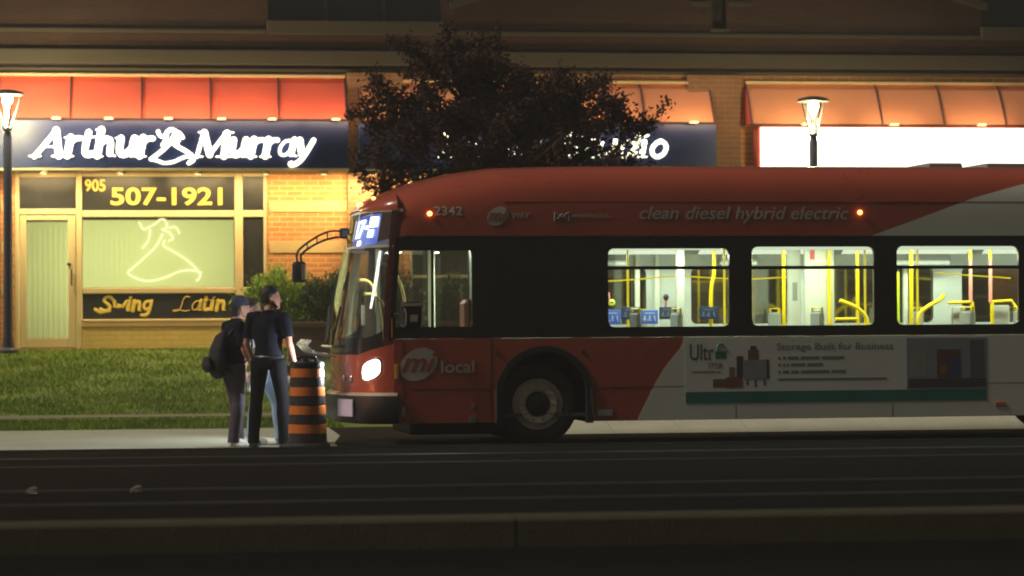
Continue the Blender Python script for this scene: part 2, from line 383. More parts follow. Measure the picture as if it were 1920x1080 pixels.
# lower wall with openings: plate in X-Z, thickness .35
f_wall = lambda x, z, d: (x, WY+d, z)
open_left = [(-2.72, 1.03), (1.60, 1.03), (1.60, 4.06), (-2.72, 4.06)]
open_mid = [(4.05, 1.35), (8.75, 1.35), (8.75, 4.0), (4.05, 4.0)]
open_right = [(10.25, 1.1), (14.6, 1.1), (14.6, 4.0), (10.25, 4.0)]
open_far = [(16.2, 1.1), (20, 1.1), (20, 4.0), (16.2, 4.0)]
mb = MB(); mb.plate([(-12, .2), (24, .2), (24, 5.79), (-12, 5.79)], [open_left, open_mid, open_right, open_far], f_wall, .35)
bpart(mb, "wall", brick)
# pilasters standing proud of the wall
for (a, b) in ((2.98, 3.95), (9.0, 9.95), (-3.9, -2.95)):
    mb = MB(); mb.bbox(a, b, WY-.13, WY+.05, .2, 5.79, .01); bpart(mb, "pilaster", brick_mid)
# stone courses
for (z0, z1) in ((3.37, 3.56), (2.66, 2.87), (1.95, 2.12)):
    for (a, b) in ((1.63, 2.975), (-2.945, -2.75)):
        mb = MB(); mb.bbox(a, b, WY-.012, WY+.1, z0, z1, .004); bpart(mb, "stone_course", stone)
    mb = MB(); mb.bbox(9.02, 9.93, WY-.142, WY+.1, z0, z1, .004); bpart(mb, "stone_course", stone)
# upper storey: set-back wall with window openings, cornice bands, shallow gable trim
w1o = [(1.62, 6.69), (4.66, 6.69), (4.66, 8.6), (1.62, 8.6)]
w2o = [(9.48, 6.62), (9.74, 6.62), (9.74, 8.6), (9.48, 8.6)]
w3o = [(14.42, 6.69), (17.4, 6.69), (17.4, 8.6), (14.42, 8.6)]
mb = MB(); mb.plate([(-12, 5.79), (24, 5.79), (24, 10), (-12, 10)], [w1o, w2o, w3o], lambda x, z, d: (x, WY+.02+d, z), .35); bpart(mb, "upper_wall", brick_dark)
for o_ in (w1o, w3o):
    x0, x1 = o_[0][0], o_[1][0]
    w = bpart(MB().box(x0+.002, x1-.002, WY+.2, WY+.22, 6.692, 8.598), "upper_window", mat("upper_glass", (.012, .016, .016), .12, var=.1))
    fm = MB()
    for k in range(4): xx = x0+(x1-x0)*k/3; fm.box(max(x0+.003, xx-.03), min(x1-.003, xx+.03), WY+.14, WY+.198, 6.694, 8.596)
    fm.tube([(x0+.003, WY+.17, 7.6), (x1-.003, WY+.17, 7.6)], .02, 6)
    fm.build("frame", mat("dark_frame", (.03, .03, .03), .5), w)
    bpart(MB().bbox(x0-.02, x1+.02, WY-.08, WY+.2, 6.46, 6.69, .01), "sill", stone_up)
w = bpart(MB().box(9.482, 9.738, WY+.16, WY+.18, 6.622, 8.598), "upper_window", dark)
MB().bbox(9.44, 9.78, WY-.05, WY+.15, 6.55, 6.618, .008).build("sill", stone_up, w)
for a, b in ((9.1, 9.44), (9.78, 10.2)): bpart(MB().bbox(a, b, WY-.02, WY+.1, 7.02, 7.1, .006), "trim", stone_up)
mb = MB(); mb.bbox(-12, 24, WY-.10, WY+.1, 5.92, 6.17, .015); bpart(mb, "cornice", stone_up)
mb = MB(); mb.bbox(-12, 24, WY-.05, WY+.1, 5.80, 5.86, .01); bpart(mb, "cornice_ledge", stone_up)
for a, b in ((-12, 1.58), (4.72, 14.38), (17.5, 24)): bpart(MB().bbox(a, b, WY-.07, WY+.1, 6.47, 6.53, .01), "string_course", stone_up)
def slope_bar(x0, z0, x1, z1, h=.11):
    mb = MB(); v = []
    for y in (WY-.10, WY+.03): v += [(x0, y, z0), (x1, y, z1), (x1, y, z1+h), (x0, y, z0+h)]
    return mb.add(v, [(0,1,2,3), (7,6,5,4), (0,4,5,1), (1,5,6,2), (2,6,7,3), (3,7,4,0)])
bpart(slope_bar(4.80, 6.93, 9.55, 8.35), "gable_trim", stone_up); bpart(slope_bar(14.50, 7.00, 9.56, 8.35), "gable_trim", stone_up)
bpart(MB().bbox(-12.2, 24.2, WY-.25, WY+12, 10.0, 10.3, .03), "roof", stone_up)

# ---- left shop front: frame, panes, door, blinds
shop = bpart(MB().box(-2.70, 1.58, WY+1.9, WY+1.95, 1.05, 4.05), "room_back", mat("room_wall", (.4, .38, .3), .9))
area("room_light", (-.6, WY+1.7, 2.6), (-.6, WY+.3, 2.4), 4.0, 2.2, 135, (.95, 1, .66), bld)
mb = MB(); y0, y1 = WY+.03, WY+.13
def bar(x0, x1, z0, z1, yy0=y0, yy1=y1): mb.bbox(x0, x1, yy0, yy1, z0, z1, .012)
bar(-2.718, -2.64, 1.032, 4.058); bar(-1.68, -1.58, 1.032, 4.058); bar(1.03, 1.17, 1.50, 4.058); bar(1.53, 1.598, 1.032, 4.058)
bar(-2.638, -1.682, 3.97, 4.057); bar(-1.578, 1.028, 3.985, 4.057); bar(1.172, 1.528, 3.99, 4.057)
bar(-2.638, -1.682, 3.33, 3.43); bar(-1.578, 1.028, 3.285, 3.40); bar(1.172, 1.528, 3.285, 3.40)
bar(-1.578, 1.028, 1.97, 2.07); bar(1.172, 1.528, 1.97, 2.07); bar(-1.578, 1.028, 1.48, 1.53, WY-.02, y1); bar(1.172, 1.528, 1.48, 1.53, WY-.018, y1)
fr = mb.build("window_frame", cream, bld)
mb = MB(); mb.box(-1.578, 1.528, WY+.0, WY+.2, 1.033, 1.40); bpart(mb, "bulkhead", brick_low)
mb = MB(); mb.bbox(-1.60, 1.55, WY-.015, WY+.2, 1.40, 1.478, .006); bpart(mb, "sill", mat("sill_orange", (.50, .30, .12), .8))
shop_glass = glass("shop_glass", (.93, .95, .92), .03)
pane = bpart(MB().box(-1.577, 1.027, WY+.075, WY+.083, 2.071, 3.284), "window", shop_glass)
# vertical blinds behind the big pane and the door: thin cloth that lets the room light through
blind = mat("blind_fabric", (.60, .66, .44)); bn = blind.node_tree; pb = bn.nodes["Principled BSDF"]; tl = bn.nodes.new("ShaderNodeBsdfTranslucent"); tl.inputs[0].default_value = (.76, .74, .40, 1)
mxs = bn.nodes.new("ShaderNodeMixShader"); mxs.inputs[0].default_value = .55; bn.links.new(pb.outputs[0], mxs.inputs[1]); bn.links.new(tl.outputs[0], mxs.inputs[2]); bn.links.new(mxs.outputs[0], bn.nodes["Material Output"].inputs[0])
def blinds(x0, x1, z0, z1, par, yy):
    mb = MB(); x = x0
    while x < x1-.02:
        w = min(.089, x1-x); mb.add([(x, yy+.005, z0), (x+w+.004, yy-.002, z0), (x+w+.004, yy-.002, z1), (x, yy+.005, z1)], [(0, 1, 2, 3)]); x += w
    return mb.build("blind", blind, par)
blinds(-1.57, 1.02, 2.08, 3.24, pane, WY+.145)
MB().bbox(-1.57, 1.02, WY+.115, WY+.17, 3.241, 3.28, .006).build("blind_rail", mat("rail_grey", (.2, .19, .15), .6), pane)
# dark vinyl panels with lettering (three below/above the big pane)
def dark_panel(x0, x1, z0, z1): return bpart(MB().box(x0, x1, WY+.07, WY+.085, z0, z1), "window_panel", vinyl)
p1 = dark_panel(-2.637, -1.683, 3.431, 3.969); p2 = dark_panel(-1.577, 1.027, 3.401, 3.984); p3 = dark_panel(1.173, 1.527, 3.401, 3.989)
p4 = dark_panel(1.173, 1.527, 2.071, 3.284); p5 = dark_panel(-1.577, 1.027, 1.531, 1.969); p6 = dark_panel(1.173, 1.527, 1.531, 1.969)
fp = lambda x, z, d: Vector((x, WY+.064+d, z))
text("lettering", "905", (-1.53, -1.18, 3.73, 3.94), fp, yellow_l, p2, .005, 0, .02)
text("lettering", "507-1921", (-1.09, .82, 3.49, 3.80), fp, yellow_l, p2, .005, 0, .022)
mb = MB(); strokes(mb, "Swing", -1.28, -.42, 1.66, .27, fp, .3, 1.2, .25); mb.rtube([fp(-1.36, 1.70, 0), fp(-1.28, 1.645, 0), fp(-1.12, 1.68, 0)], .03, 8, .2); mb.build("lettering", yellow_l, p5, True)
mb = MB(); strokes(mb, "Latin", .02, .86, 1.66, .27, fp, .3, 1.2, .25); mb.build("lettering", yellow_l, p5, True)
# neon tube drawing of a swirling figure hung inside the big window
fn = lambda u, v: Vector((-1.6+(u-150)/109.5, WY+.10, 3.285-(v-408)/109.2))
neon_m = mat("neon_tube_glass", (.80, .80, .55), .25, var=0, emit=(1, .95, .6), estr=1.2)  # emission added so the tubes read lighter than the backlit blinds
neon = tag(empty("neon_figure", (-.2, WY+.10, 2.1)), "pale neon tube outline of a dancing figure hung in the big shop window", "neon sign")
def cr(pts, n=6):
    P = [Vector(p) for p in pts]; out = []
    for i in range(len(P)-1):
        a, b, c, d = P[max(i-1, 0)], P[i], P[i+1], P[min(i+2, len(P)-1)]
        for k in range(n):
            t = k/n; out.append(.5*((2*b)+(c-a)*t+(2*a-5*b+4*c-d)*t*t+(3*b-a-3*c+d)*t**3))
    out.append(P[-1]); return out
for pts in ([(259,418),(266,430),(278,426),(290,419),(298,412),(307,413),(311,425),(303,432)], [(279,432),(276,450),(265,466)], [(302,440),(290,462),(268,484),(250,500),(238,512),(250,522),(275,528),(305,522),(335,510),(358,508),(374,512)],
            [(306,452),(305,462),(325,474),(352,492),(372,514),(370,524),(366,528)], [(302,430),(316,438),(322,448),(314,452)], [(316,428),(326,426),(334,438)]):
    MB().rtube([q-Vector((-.2, WY+.10, 2.1)) for q in cr([fn(*p) for p in pts])], .018, 8).build("tube", neon_m, neon, True)
# door
dr = bpart(MB(), "door", cream); dr.data = dr.data
mb = MB(); dx0, dx1, dz0, dz1 = -2.632, -1.688, 1.05, 3.325
for q in ((dx0, dx0+.11, dz0, dz1), (dx1-.13, dx1, dz0, dz1), (dx0+.112, dx1-.132, dz1-.09, dz1), (dx0+.112, dx1-.132, dz0, dz0+.16)): mb.bbox(q[0], q[1], WY+.05, WY+.10, q[2], q[3], .008)
bpy.data.objects.remove(dr); dr = bpart(mb, "door", cream)
dp = MB().box(dx0+.112, dx1-.132, WY+.07, WY+.078, dz0+.162, dz1-.092).build("door_pane", shop_glass, dr)
blinds(dx0+.115, dx1-.135, dz0+.17, dz1-.12, dr, WY+.12)
MB().rtube([(dx1-.07, WY-.0, 2.38), (dx1-.07, WY-.04, 2.38), (dx1-.07, WY-.04, 2.12), (dx1-.07, WY-.0, 2.12)], .014, 8).build("handle", black, dr, True)
MB().bbox(dx1-.15, dx1-.08, WY+.02, WY+.049, 2.46, 2.50, .004).build("lock", black, dr)

# ---- middle and right shop windows (seen through the bus)
def plain_window(o_, cols, rows, m_back, gridm):
    x0, x1, z0, z1 = o_[0][0]+.003, o_[1][0]-.003, o_[0][1]+.003, o_[2][1]-.003
    w = bpart(MB().box(x0, x1, WY+.10, WY+.108, z0, z1), "window", shop_glass)
    MB().box(x0, x1, WY+.5, WY+.52, z0, z1).build("window_screen", m_back, w)
    mb = MB()
    for k in range(cols+1): xx = x0+.03+(x1-x0-.06)*k/cols; mb.bbox(xx-.03, xx+.03, WY+.03, WY+.10, z0, z1, .006)
    for k in range(rows+1):
        zc = z0+.03+(z1-z0-.06)*k/rows
        for j in range(cols): a = x0+.062+(x1-x0-.06)*j/cols; mb.box(a, a+(x1-x0-.06)/cols-.064, WY+.04, WY+.095, zc-.028, zc+.028)
    mb.build("frame", gridm, w)
plain_window(open_mid, 4, 3, mat("screen_grey", (.30, .30, .26), .8), mat("alum_frame", (.30, .28, .22), .4, .3))
plain_window(open_right, 12, 8, mat("screen_tan", (.34, .30, .20), .8), mat("alum_frame", (.3,.28,.22)))
plain_window(open_far, 4, 3, mat("screen_grey", (.3,.3,.26)), mat("alum_frame", (.3,.28,.22)))

# ---- awnings and fascia signs; FY = front plane of the sign boxes
FY = WY-.52
def awning(x0, x1, ztop, zbot, seams, m, ribm, label, group="fabric awnings over the shop signs", side_m=None):
    e = tag(empty("awning", ((x0+x1)/2, WY, zbot)), label, "awning", group); ox, oz = (x0+x1)/2, zbot
    mb = MB(); n = 8; xs = [x0]+seams+[x1]
    def prof(t): return (-(FY-WY)*0 + (FY-WY)*(t**.85), (ztop-zbot)*(1-t))
    for a, b in zip(xs, xs[1:]):
        k = 10; rows = []
        for i in range(n+1):
            y, z = prof(i/n); rows.append([(a+(b-a)*j/k-ox, y-.012*math.sin(math.pi*i/n)*0+.018*math.sin(math.pi*j/k)*math.sin(math.pi*i/n), z) for j in range(k+1)])
        mb.grid(rows)
    mb.build("canopy", m, e, True)
    for s in [x0+.012]+seams+[x1-.012]:
        mb = MB(); mb.tube([(s-ox, prof(i/n)[0]-.012, prof(i/n)[1]+.008) for i in range(n+1)], .016, 6); mb.build("rib", ribm, e)
    for s in (x0, x1):
        mb = MB(); P = [(s-ox, prof(i/n)[0], prof(i/n)[1]) for i in range(n+1)]+[(s-ox, 0, 0)]; P2 = [(p[0]+(.006 if s == x0 else -.006), p[1]+.004, p[2]) for p in P]; q = len(P)
        mb.add(P+P2, [tuple(range(q)), tuple(range(2*q-1, q-1, -1))]+[(i, (i+1) % q, q+(i+1) % q, q+i) for i in range(q)]); mb.build("end_panel", side_m or m, e)
    mb = MB(); mb.bbox(x0-ox, x1-ox, -.10, -.0, ztop-zbot, ztop-zbot+.05, .008); mb.build("head_rail", mat("awning_rail", (.55, .42, .22), .5), e)
    mb = MB(); mb.bbox(x0-ox, x1-ox, FY-WY-.02, FY-WY+.03, -.03, -.003, .006); mb.build("front_rail", ribm, e)
    return e
red_c = mat("awning_red", (.66, .10, .055), .8, var=.22, vscale=1.6)
or_c = mat("awning_orange", (.62, .24, .11), .8, var=.22, vscale=1.6)
ribd = mat("awning_rib", (.06, .03, .03), .7)
awning(-4.2, 2.95, 5.70, 4.955, [-2.96, -1.75, -.55, .62, 1.78], red_c, ribd, "bright red fabric awning above the lit dance studio name sign")
awning(3.15, 9.40, 5.63, 4.93, [4.4, 5.65, 6.9, 8.15], or_c, ribd, "orange fabric awning partly hidden behind the dark tree", side_m=mat("awning_red_end", (.5, .06, .04)))
awning(10.05, 15.7, 5.64, 4.90, [12.42, 13.55, 14.68], or_c, ribd, "orange fabric awning with red end above the white glowing sign", side_m=mat("awning_red_end", (.5, .06, .04)))

def sign_box(x0, x1, z0, z1, label, front, cat="shop sign", name="shop_sign", side=None):
    e = tag(empty(name, ((x0+x1)/2, FY, z0)), label, cat)
    ox = (x0+x1)/2
    MB().bbox(x0-ox, x1-ox, .0, WY-FY-.14, 0, z1-z0, .006).build("board", front, e)
    MB().bbox(x0-ox-.01, x1-ox+.01, -.02, WY-FY-.14, -.045, -.002, .006).build("trim", mat("sign_trim", (.6, .5, .3), .5), e)
    return e
s1 = sign_box(-4.2, 2.97, 4.10, 4.915, "navy shop sign with white glowing italic letters and a figure outline", navy)
o1 = Vector(((-4.2+2.97)/2, FY, 4.10)); fs = lambda x, z, d: Vector((x, FY-.05+d, z))-o1
mb = MB(); strokes(mb, "Arthur", -2.36, -.40, 4.285, .47, fs, .28, 1.28, .5); mb.build("lettering", white_e, s1, True)
mb = MB(); strokes(mb, "Murray", .32, 2.33, 4.285, .44, fs, .28, 1.28, .5); mb.build("lettering", white_e, s1, True)
fl = lambda u, v: Vector((-2.36+(u-68)/107.9, FY-.05, 4.285-(v-290)/107.9))-o1
mb = MB()
for pts, r in (([(293,243),(297,251),(304,252),(309,245)], .033), ([(309,245),(315,240),(323,241),(327,248)], .036), ([(322,242),(332,246),(338,254)], .033), ([(309,250),(306,260),(301,268)], .033), ([(327,250),(331,258),(325,264),(329,268)], .033), ([(322,250),(316,262),(305,274),(292,285),(280,294)], .036),
               ([(280,294),(292,297),(304,301),(320,299),(336,292),(346,289),(354,291)], .028), ([(319,262),(327,270),(342,278),(354,287),(357,295),(349,301)], .036)):
    mb.rtube(cr([fl(*p) for p in pts]), r, 8)
mb.build("emblem", white_e, s1, True)
s2 = sign_box(3.15, 9.42, 4.09, 4.885, "navy shop sign with white glowing letters behind the dark tree", navy)
o2 = Vector(((3.15+9.42)/2, FY, 4.09)); fs2 = lambda x, z, d: Vector((x, FY-.05+d, z))-o2
mb = MB(); strokes(mb, "Dance Studio", 4.50, 8.52, 4.28, .45, fs2, .28, 1.0, .5); mb.build("lettering", white_e, s2, True)
s3 = sign_box(10.17, 15.75, 4.09, 4.86, "long blank white glowing box sign above the bus roof", mat("sign_case", (.5, .07, .04)))
MB().bbox(10.21-(10.17+15.75)/2, 15.7-(10.17+15.75)/2, -.03, -.003, .035, .74, .004).build("lit_face", emis("lit_face", (1, .95, .74), 3.2), s3)
# small lamps under the front edge of the red awning, throwing light up the cloth
def sign_lamp(x, z, label, watts, col):
    e = tag(empty("sign_lamp", (x, FY-.05, z)), label, "lamp", "small lamps along the awning edges")
    MB().bbox(-.075, .075, -.12, -.0, -.018, .012, .005).build("housing", cream, e)
    MB().box(-.065, .065, -.115, -.02, .0125, .018).build("lens", emis("lamp_lens", (1, .85, .5), 1.0), e)
    area("light", (0, -.30, .02), (0, .30, .42), 1.0, .06, watts, col, e)
for i, (x, l) in enumerate(((-3.6, "sign lamp under the red awning, left of the street lamp head"), (-1.98, "sign lamp under the red awning, above the first big letter"), (-1.1, "sign lamp under the red awning, above the middle of the first word"), (-.1, "sign lamp under the red awning, above the lit emblem"), (.8, "sign lamp under the red awning, above the second word's first letter"), (1.66, "sign lamp under the red awning, above the end of the second word"), (2.75, "sign lamp at the right end of the red awning"))):
    sign_lamp(x, 4.93, l, 10.0, (1, .66, .36))
for i, x in enumerate((4.2, 5.8, 7.4, 9.0)): sign_lamp(x, 4.905, ("sign lamp under the orange awning behind the tree" if i < 3 else "sign lamp at the right end of the orange awning beside the tree"), 9, (1, .66, .36))
for i, x in enumerate((11.0, 12.6, 14.2)): sign_lamp(x, 4.88, ["sign lamp under the orange awning, left of the lamp post head", "sign lamp under the orange awning, right of the lamp post head", "sign lamp under the orange awning near the picture's right edge"][i], 8, (1, .66, .36))
# downlights fixed under the sign boxes, washing the wall; the outer sets are added
def downlight(x, label, watts):
    e = tag(empty("downlight", (x, FY+.06, 4.05)), label, "lamp", "downlights under the sign boxes")
    MB().lathe([(.0, .0), (.07, .0), (.075, -.05), (.06, -.055)], 16).build("housing", cream, e, True)
    MB().lathe([(.0, -.052), (.058, -.052)], 16).build("lens", emis("down_lens", (1, .8, .42), 8), e)
    area("light", (0, -.02, -.07), (0, .55, -3.0), 1.0, .06, watts, (1, .70, .32), e)
for x, l in ((-2.2, "downlight under the navy sign above the glass door"), (-.9, "downlight under the navy sign above the phone number"), (.4, "downlight under the navy sign above the end of the phone number"), (1.55, "downlight under the navy sign above the narrow side window"), (2.55, "downlight under the navy sign above the bare brick")): downlight(x, l, 34)
for x, l in ((-4.6, "added downlight on the unseen wall left of the picture"), (-6.2, "second added downlight on the unseen wall left of the picture"), (-7.8, "third added downlight on the unseen wall left of the picture")): downlight(x, l, 34)  # unseen lamps added to feed the windscreen reflections
for x in (3.4, 4.4, 6.2, 8.0): downlight(x, "downlight under the second navy sign hidden behind the tree and bus", 80)
for x in (11.0, 12.6, 14.2): downlight(x, "downlight added under the white glowing sign to light the wall, hidden behind the bus roof", 80)  # added to light the right bay seen through the bus windows

# ------------------------------------------------------------------ street lamps
def street_lamp(loc, label, lit, dh=0.0):
    e = tag(empty("street_lamp", loc), label, "street lamp", "short post lamps in front of the shops")
    pm = mat("lamp_post_blue", (.02, .025, .05), .4, var=.1); am = mat("lamp_arm", (.05, .05, .042), .5, 0, var=.1)
    MB().lathe([(.0, 0), (.16, 0), (.16, .05), (.10, .09), (.075, .30), (.07, 3.2+dh), (.06, 3.22+dh), (.05, 3.30+dh)], 16).build("post", pm, e, True)
    hd = MB().lathe([(.03, 3.28+dh), (.075, 3.30+dh), (.075, 3.34+dh), (.03, 3.37+dh)], 14).build("hub", am, e, True)
    for k in range(4):
        a = R(20+90*k); c, s_ = math.cos(a), math.sin(a)
        MB().tube([(c*.05, s_*.05, 3.33+dh), (c*.10, s_*.10, 3.46+dh), (c*.225, s_*.225, 3.86+dh)], [.016, .018, .014], 8).build("arm", am, e, True)
    cap = MB().lathe([(.0, 3.97+dh), (.10, 3.965+dh), (.24, 3.93+dh), (.275, 3.895+dh), (.27, 3.875+dh), (.12, 3.885+dh), (.0, 3.885+dh)], 24).build("cap", am, e, True)
    MB().lathe([(.0, 3.878+dh), (.06, 3.87+dh), (.085, 3.83+dh), (.08, 3.77+dh), (.055, 3.70+dh), (.03, 3.64+dh), (.0, 3.63+dh)], 16).build("bulb", emis("lamp_core", (1, .9, .6), 45), e, True)
    MB().lathe([(.028, 3.36+dh), (.022, 3.50+dh), (.034, 3.628+dh)], 12).build("lantern_stem", mat("lantern_stem", (.22, .21, .18), .4, var=.05), e, True)
    point("light", (0, 0, 3.55+dh), lit, (1, .84, .45), .12, e)
street_lamp((-2.715, 42.7, .98), "lit post lamp with dark blue post beside the shop door", 560, .36)
street_lamp((10.66, 42.0, .98), "lit post lamp rising above the bus roof before the white sign", 200, .26)

# ------------------------------------------------------------------ tree, shrubs, planter wall
def rand_dir():
    while True:
        v = Vector((rnd.uniform(-1, 1), rnd.uniform(-1, 1), rnd.uniform(-1, 1)))
        if .05 < v.length < 1: return v.normalized()
def leaf(mb, p, size, d=None, asp=.5):
    d = (d or rand_dir()); u = d.orthogonal().normalized()*size*asp*.5
    u.rotate(Matrix.Rotation(rnd.uniform(0, 6.28), 3, d))
    a = p+d*size
    mb.add([p, p+d*size*.5+u, a, p+d*size*.5-u], [(0, 1, 2, 3)])
tree = tag(empty("tree", (5.1, 37.0, .3)), "dark bushy tree with maroon leaves standing behind the bus roof", "tree")
TO = Vector((5.1, 37.0, .3)); bark = mat("bark", (.035, .025, .018), .9, var=.4, vscale=12, bump=.6, stretch=(1, 1, .2))
mb = MB(); mb.tube([(0, 0, -.4), (.02, 0, .3), (-.05, .02, 1.4), (-.12, 0, 2.4), (-.35, .02, 3.4), (-.8, 0, 4.2), (-1.15, 0, 4.8)], [.16, .13, .11, .10, .075, .045, .015], 10)
limbs = []
starts = [(-.08, 0, 2.0), (-.1, 0, 2.4), (-.2, 0, 2.8), (-.3, 0, 3.2), (-.45, 0, 3.6), (-.6, 0, 4.0), (-.72, 0, 4.3)]
ends = [(-2.0, .3, 4.5), (-1.6, -.3, 5.0), (-1.2, .2, 5.15), (-.9, .1, 5.1), (-.9, -.2, 4.6), (-2.3, .1, 4.05), (-2.35, .3, 3.6), (-2.4, 0, 3.15), (-2.2, -.3, 2.85), (-1.7, .2, 2.85), (-1.9, -.6, 3.8), (-1.5, -.7, 4.3), (-1.4, -1, 3.6), (-2.1, .6, 4.35), (-1.8, .1, 4.2), (-2.0, .1, 3.4), (-1.2, .3, 3.9),
 (-.75, -.2, 4.85), (-.4, .2, 4.7), (0, .4, 4.6), (.2, -.3, 4.65), (.55, -.3, 4.6), (.8, .2, 4.6), (1.05, .3, 4.5), (1.35, -.4, 4.35), (1.55, .3, 4.2), (1.8, .2, 3.9), (-.2, -.3, 4.2), (.5, .3, 4.1), (1.7, .6, 3.55), (1.8, .2, 3.25), (2.1, -.1, 3.05), (1.2, -.9, 3.5), (.4, -1.1, 3.8), (-.6, -1, 3.9), (.3, 1.1, 4.0), (-.9, 1.1, 4.1), (1, .9, 3.6), (0, -.6, 3.5), (.8, -.4, 3.8), (1.3, .3, 3.9), (-.3, -.5, 3.3), (.6, .2, 3.3)]
twigs = []
for k, en in enumerate(ends):
    st = Vector(min(starts, key=lambda q: abs(q[2]-(en[2]-1.0)))); en = Vector(en)
    mid = st.lerp(en, .5)+Vector((rnd.gauss(0, .12), rnd.gauss(0, .12), .12))
    mb.tube([st, mid, en], [.04, .025, .008], 6); twigs += [(mid, en, .0)]
    for j in range(9):
        t = rnd.uniform(.25, 1); b0 = st.lerp(mid, t*2) if t < .5 else mid.lerp(en, t*2-1)
        b1 = b0+rand_dir()*rnd.uniform(.25, .62)+Vector((0, 0, .08)); mb.tube([b0, b1], [.010, .004], 4); twigs.append((b0, b1, 1))
mb.build("trunk", bark, tree, True)
lm = mat("maroon_leaf", (.052, .023, .018), .7, spec=.15, var=.6, vscale=2.2)
mb = MB()
for (a, b, k) in twigs:
    nlf = 210 if k else 230
    for i in range(nlf):
        t = rnd.uniform(.1, 1.05); p = a.lerp(b, t)+rand_dir()*rnd.uniform(0, .2 if k else .26)
        if 3.42 < p.z < 3.92 and p.x > -1.5 and rnd.random() < .6: continue
        leaf(mb, p, rnd.uniform(.045, .08), None, .6)
mb.build("crown", lm, tree)

def shrub(c, rad, n, label, m, spiky=.0, name="shrub"):
    e = tag(empty(name, (c[0], c[1], c[2])), label, "shrub", "evergreen shrubs against the shop wall")
    mb = MB(); st = MB(); lobes = []
    for i in range(48):
        d = rand_dir(); d.z = abs(d.z)*1.0; q = Vector((d.x*rad[0], d.y*rad[1], d.z*rad[2]))*rnd.uniform(.6, .86)+Vector((0, 0, rad[2]*.06))
        lobes.append(q); st.tube([(rnd.gauss(0, .08), rnd.gauss(0, .06), -.25), q*.5+Vector((0, 0, .05)), q], [.02, .014, .004], 5)
    for i in range(n):
        q = rnd.choice(lobes); w = q*rnd.uniform(.25, 1.08)
        p = w+rand_dir()*rnd.uniform(0, .20)
        d = (q.normalized()*.9+rand_dir()*.6+Vector((0, 0, .25))).normalized()
        leaf(mb, p, rnd.uniform(.04, .08), d, .5)
    st.build("stem", bark, e); mb.build("foliage", m, e); return e
yew = mat("yew_leaf", (.19, .30, .025), .7, var=.5, vscale=2.5); yewd = mat("hedge_leaf_shaded", (.04, .075, .014), .7, var=.5, vscale=2.5)  # hedge leaves: their shadow is put into a darker leaf colour
shrub((1.75, 43.6, 1.45), (.86, .5, 1.0), 22000, "bright green feathery shrub beside the shop window", yew)
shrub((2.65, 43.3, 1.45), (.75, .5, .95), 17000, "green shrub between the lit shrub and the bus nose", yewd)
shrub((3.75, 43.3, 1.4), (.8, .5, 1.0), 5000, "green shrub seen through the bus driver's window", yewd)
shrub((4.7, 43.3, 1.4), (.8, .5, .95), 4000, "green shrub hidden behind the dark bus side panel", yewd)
pw = tag(empty("planter_wall", (3.4, 42.55, .6)), "low dark red brick planter wall in front of the shrubs", "planter wall")
MB().bbox(-1.55, 2.1, -.12, .12, 0, .78, .01).build("wall", brick_mat("planter_brick", (.13, .05, .035), (.10, .04, .03), (.1, .07, .05)), pw)
MB().bbox(-1.58, 2.13, -.15, .15, .782, .86, .012).build("coping", mat("planter_coping", (.14, .075, .05), .8), pw)

# ------------------------------------------------------------------ bus (local x to the rear, y to the far side, z up; origin under the front axle on the near side)
bus = tag(empty("city_bus", (4.2235, 29.7238, 0), R(2.5)), "red and white city bus with lit interior stopped with its headlights on", "bus")
BW, XR = 2.60, 9.6
paint = mat("bus_red", (.36, .072, .038), .26, var=.2, vscale=.8, coat=.3, bump=.02, bscale=3)
white_p = mat("bus_white", (.62, .63, .54), .35, var=.12, vscale=.9, coat=.2)
blk = mat("bus_black_band", (.012, .012, .013), .18, var=.2, vscale=2)
rubber = mat("rubber", (.016, .016, .017), .75, var=.3)
decal_w = mat("decal_white", (.42, .42, .36), .5, var=.08)
bglass = glass("bus_glass", (.86, .88, .86), .03)
def P_(mb, name, m, parent=bus, smooth=False): return mb.build(name, m, parent, smooth)
fb = lambda x, z, d: Vector((x, d, z))                       # near side plate, depth inwards
ff = lambda x, z, d: Vector((x, BW-d, z))                    # far side plate
# lower skirts with the wheel arch cut out
def arch(cx, half=.58, top=1.17, zs=.60, z0=.28, n=18):
    return [(cx-half, z0)]+[(cx-half*math.cos(math.pi*k/n), zs+(top-zs)*math.sin(math.pi*k/n)) for k in range(n+1)]+[(cx+half, z0)]
XS = -1.715
for f, nm in ((fb, "side_panel"), (ff, "side_panel")):
    out = [(XS, .28)]+arch(.07)+arch(7.27)+[(XR, .28), (XR, 1.262), (XS, 1.262)]
    P_(MB().plate(out, [], f, .05), nm, paint)
# white sweep over the rear lower side, 3 mm proud
sweep = [(1.18, .285), (1.38, .68), (1.50, .88), (1.64, 1.05), (1.70, 1.12), (1.74, 1.20), (1.745, 1.258)]
out = sweep+[(XR, 1.258), (XR, .285)]+list(reversed(arch(7.27, .60, 1.19, .6, .285)))
P_(MB().plate(out, [], lambda x, z, d: Vector((x, -.004+d, z)), .0035), "white_sweep", white_p)
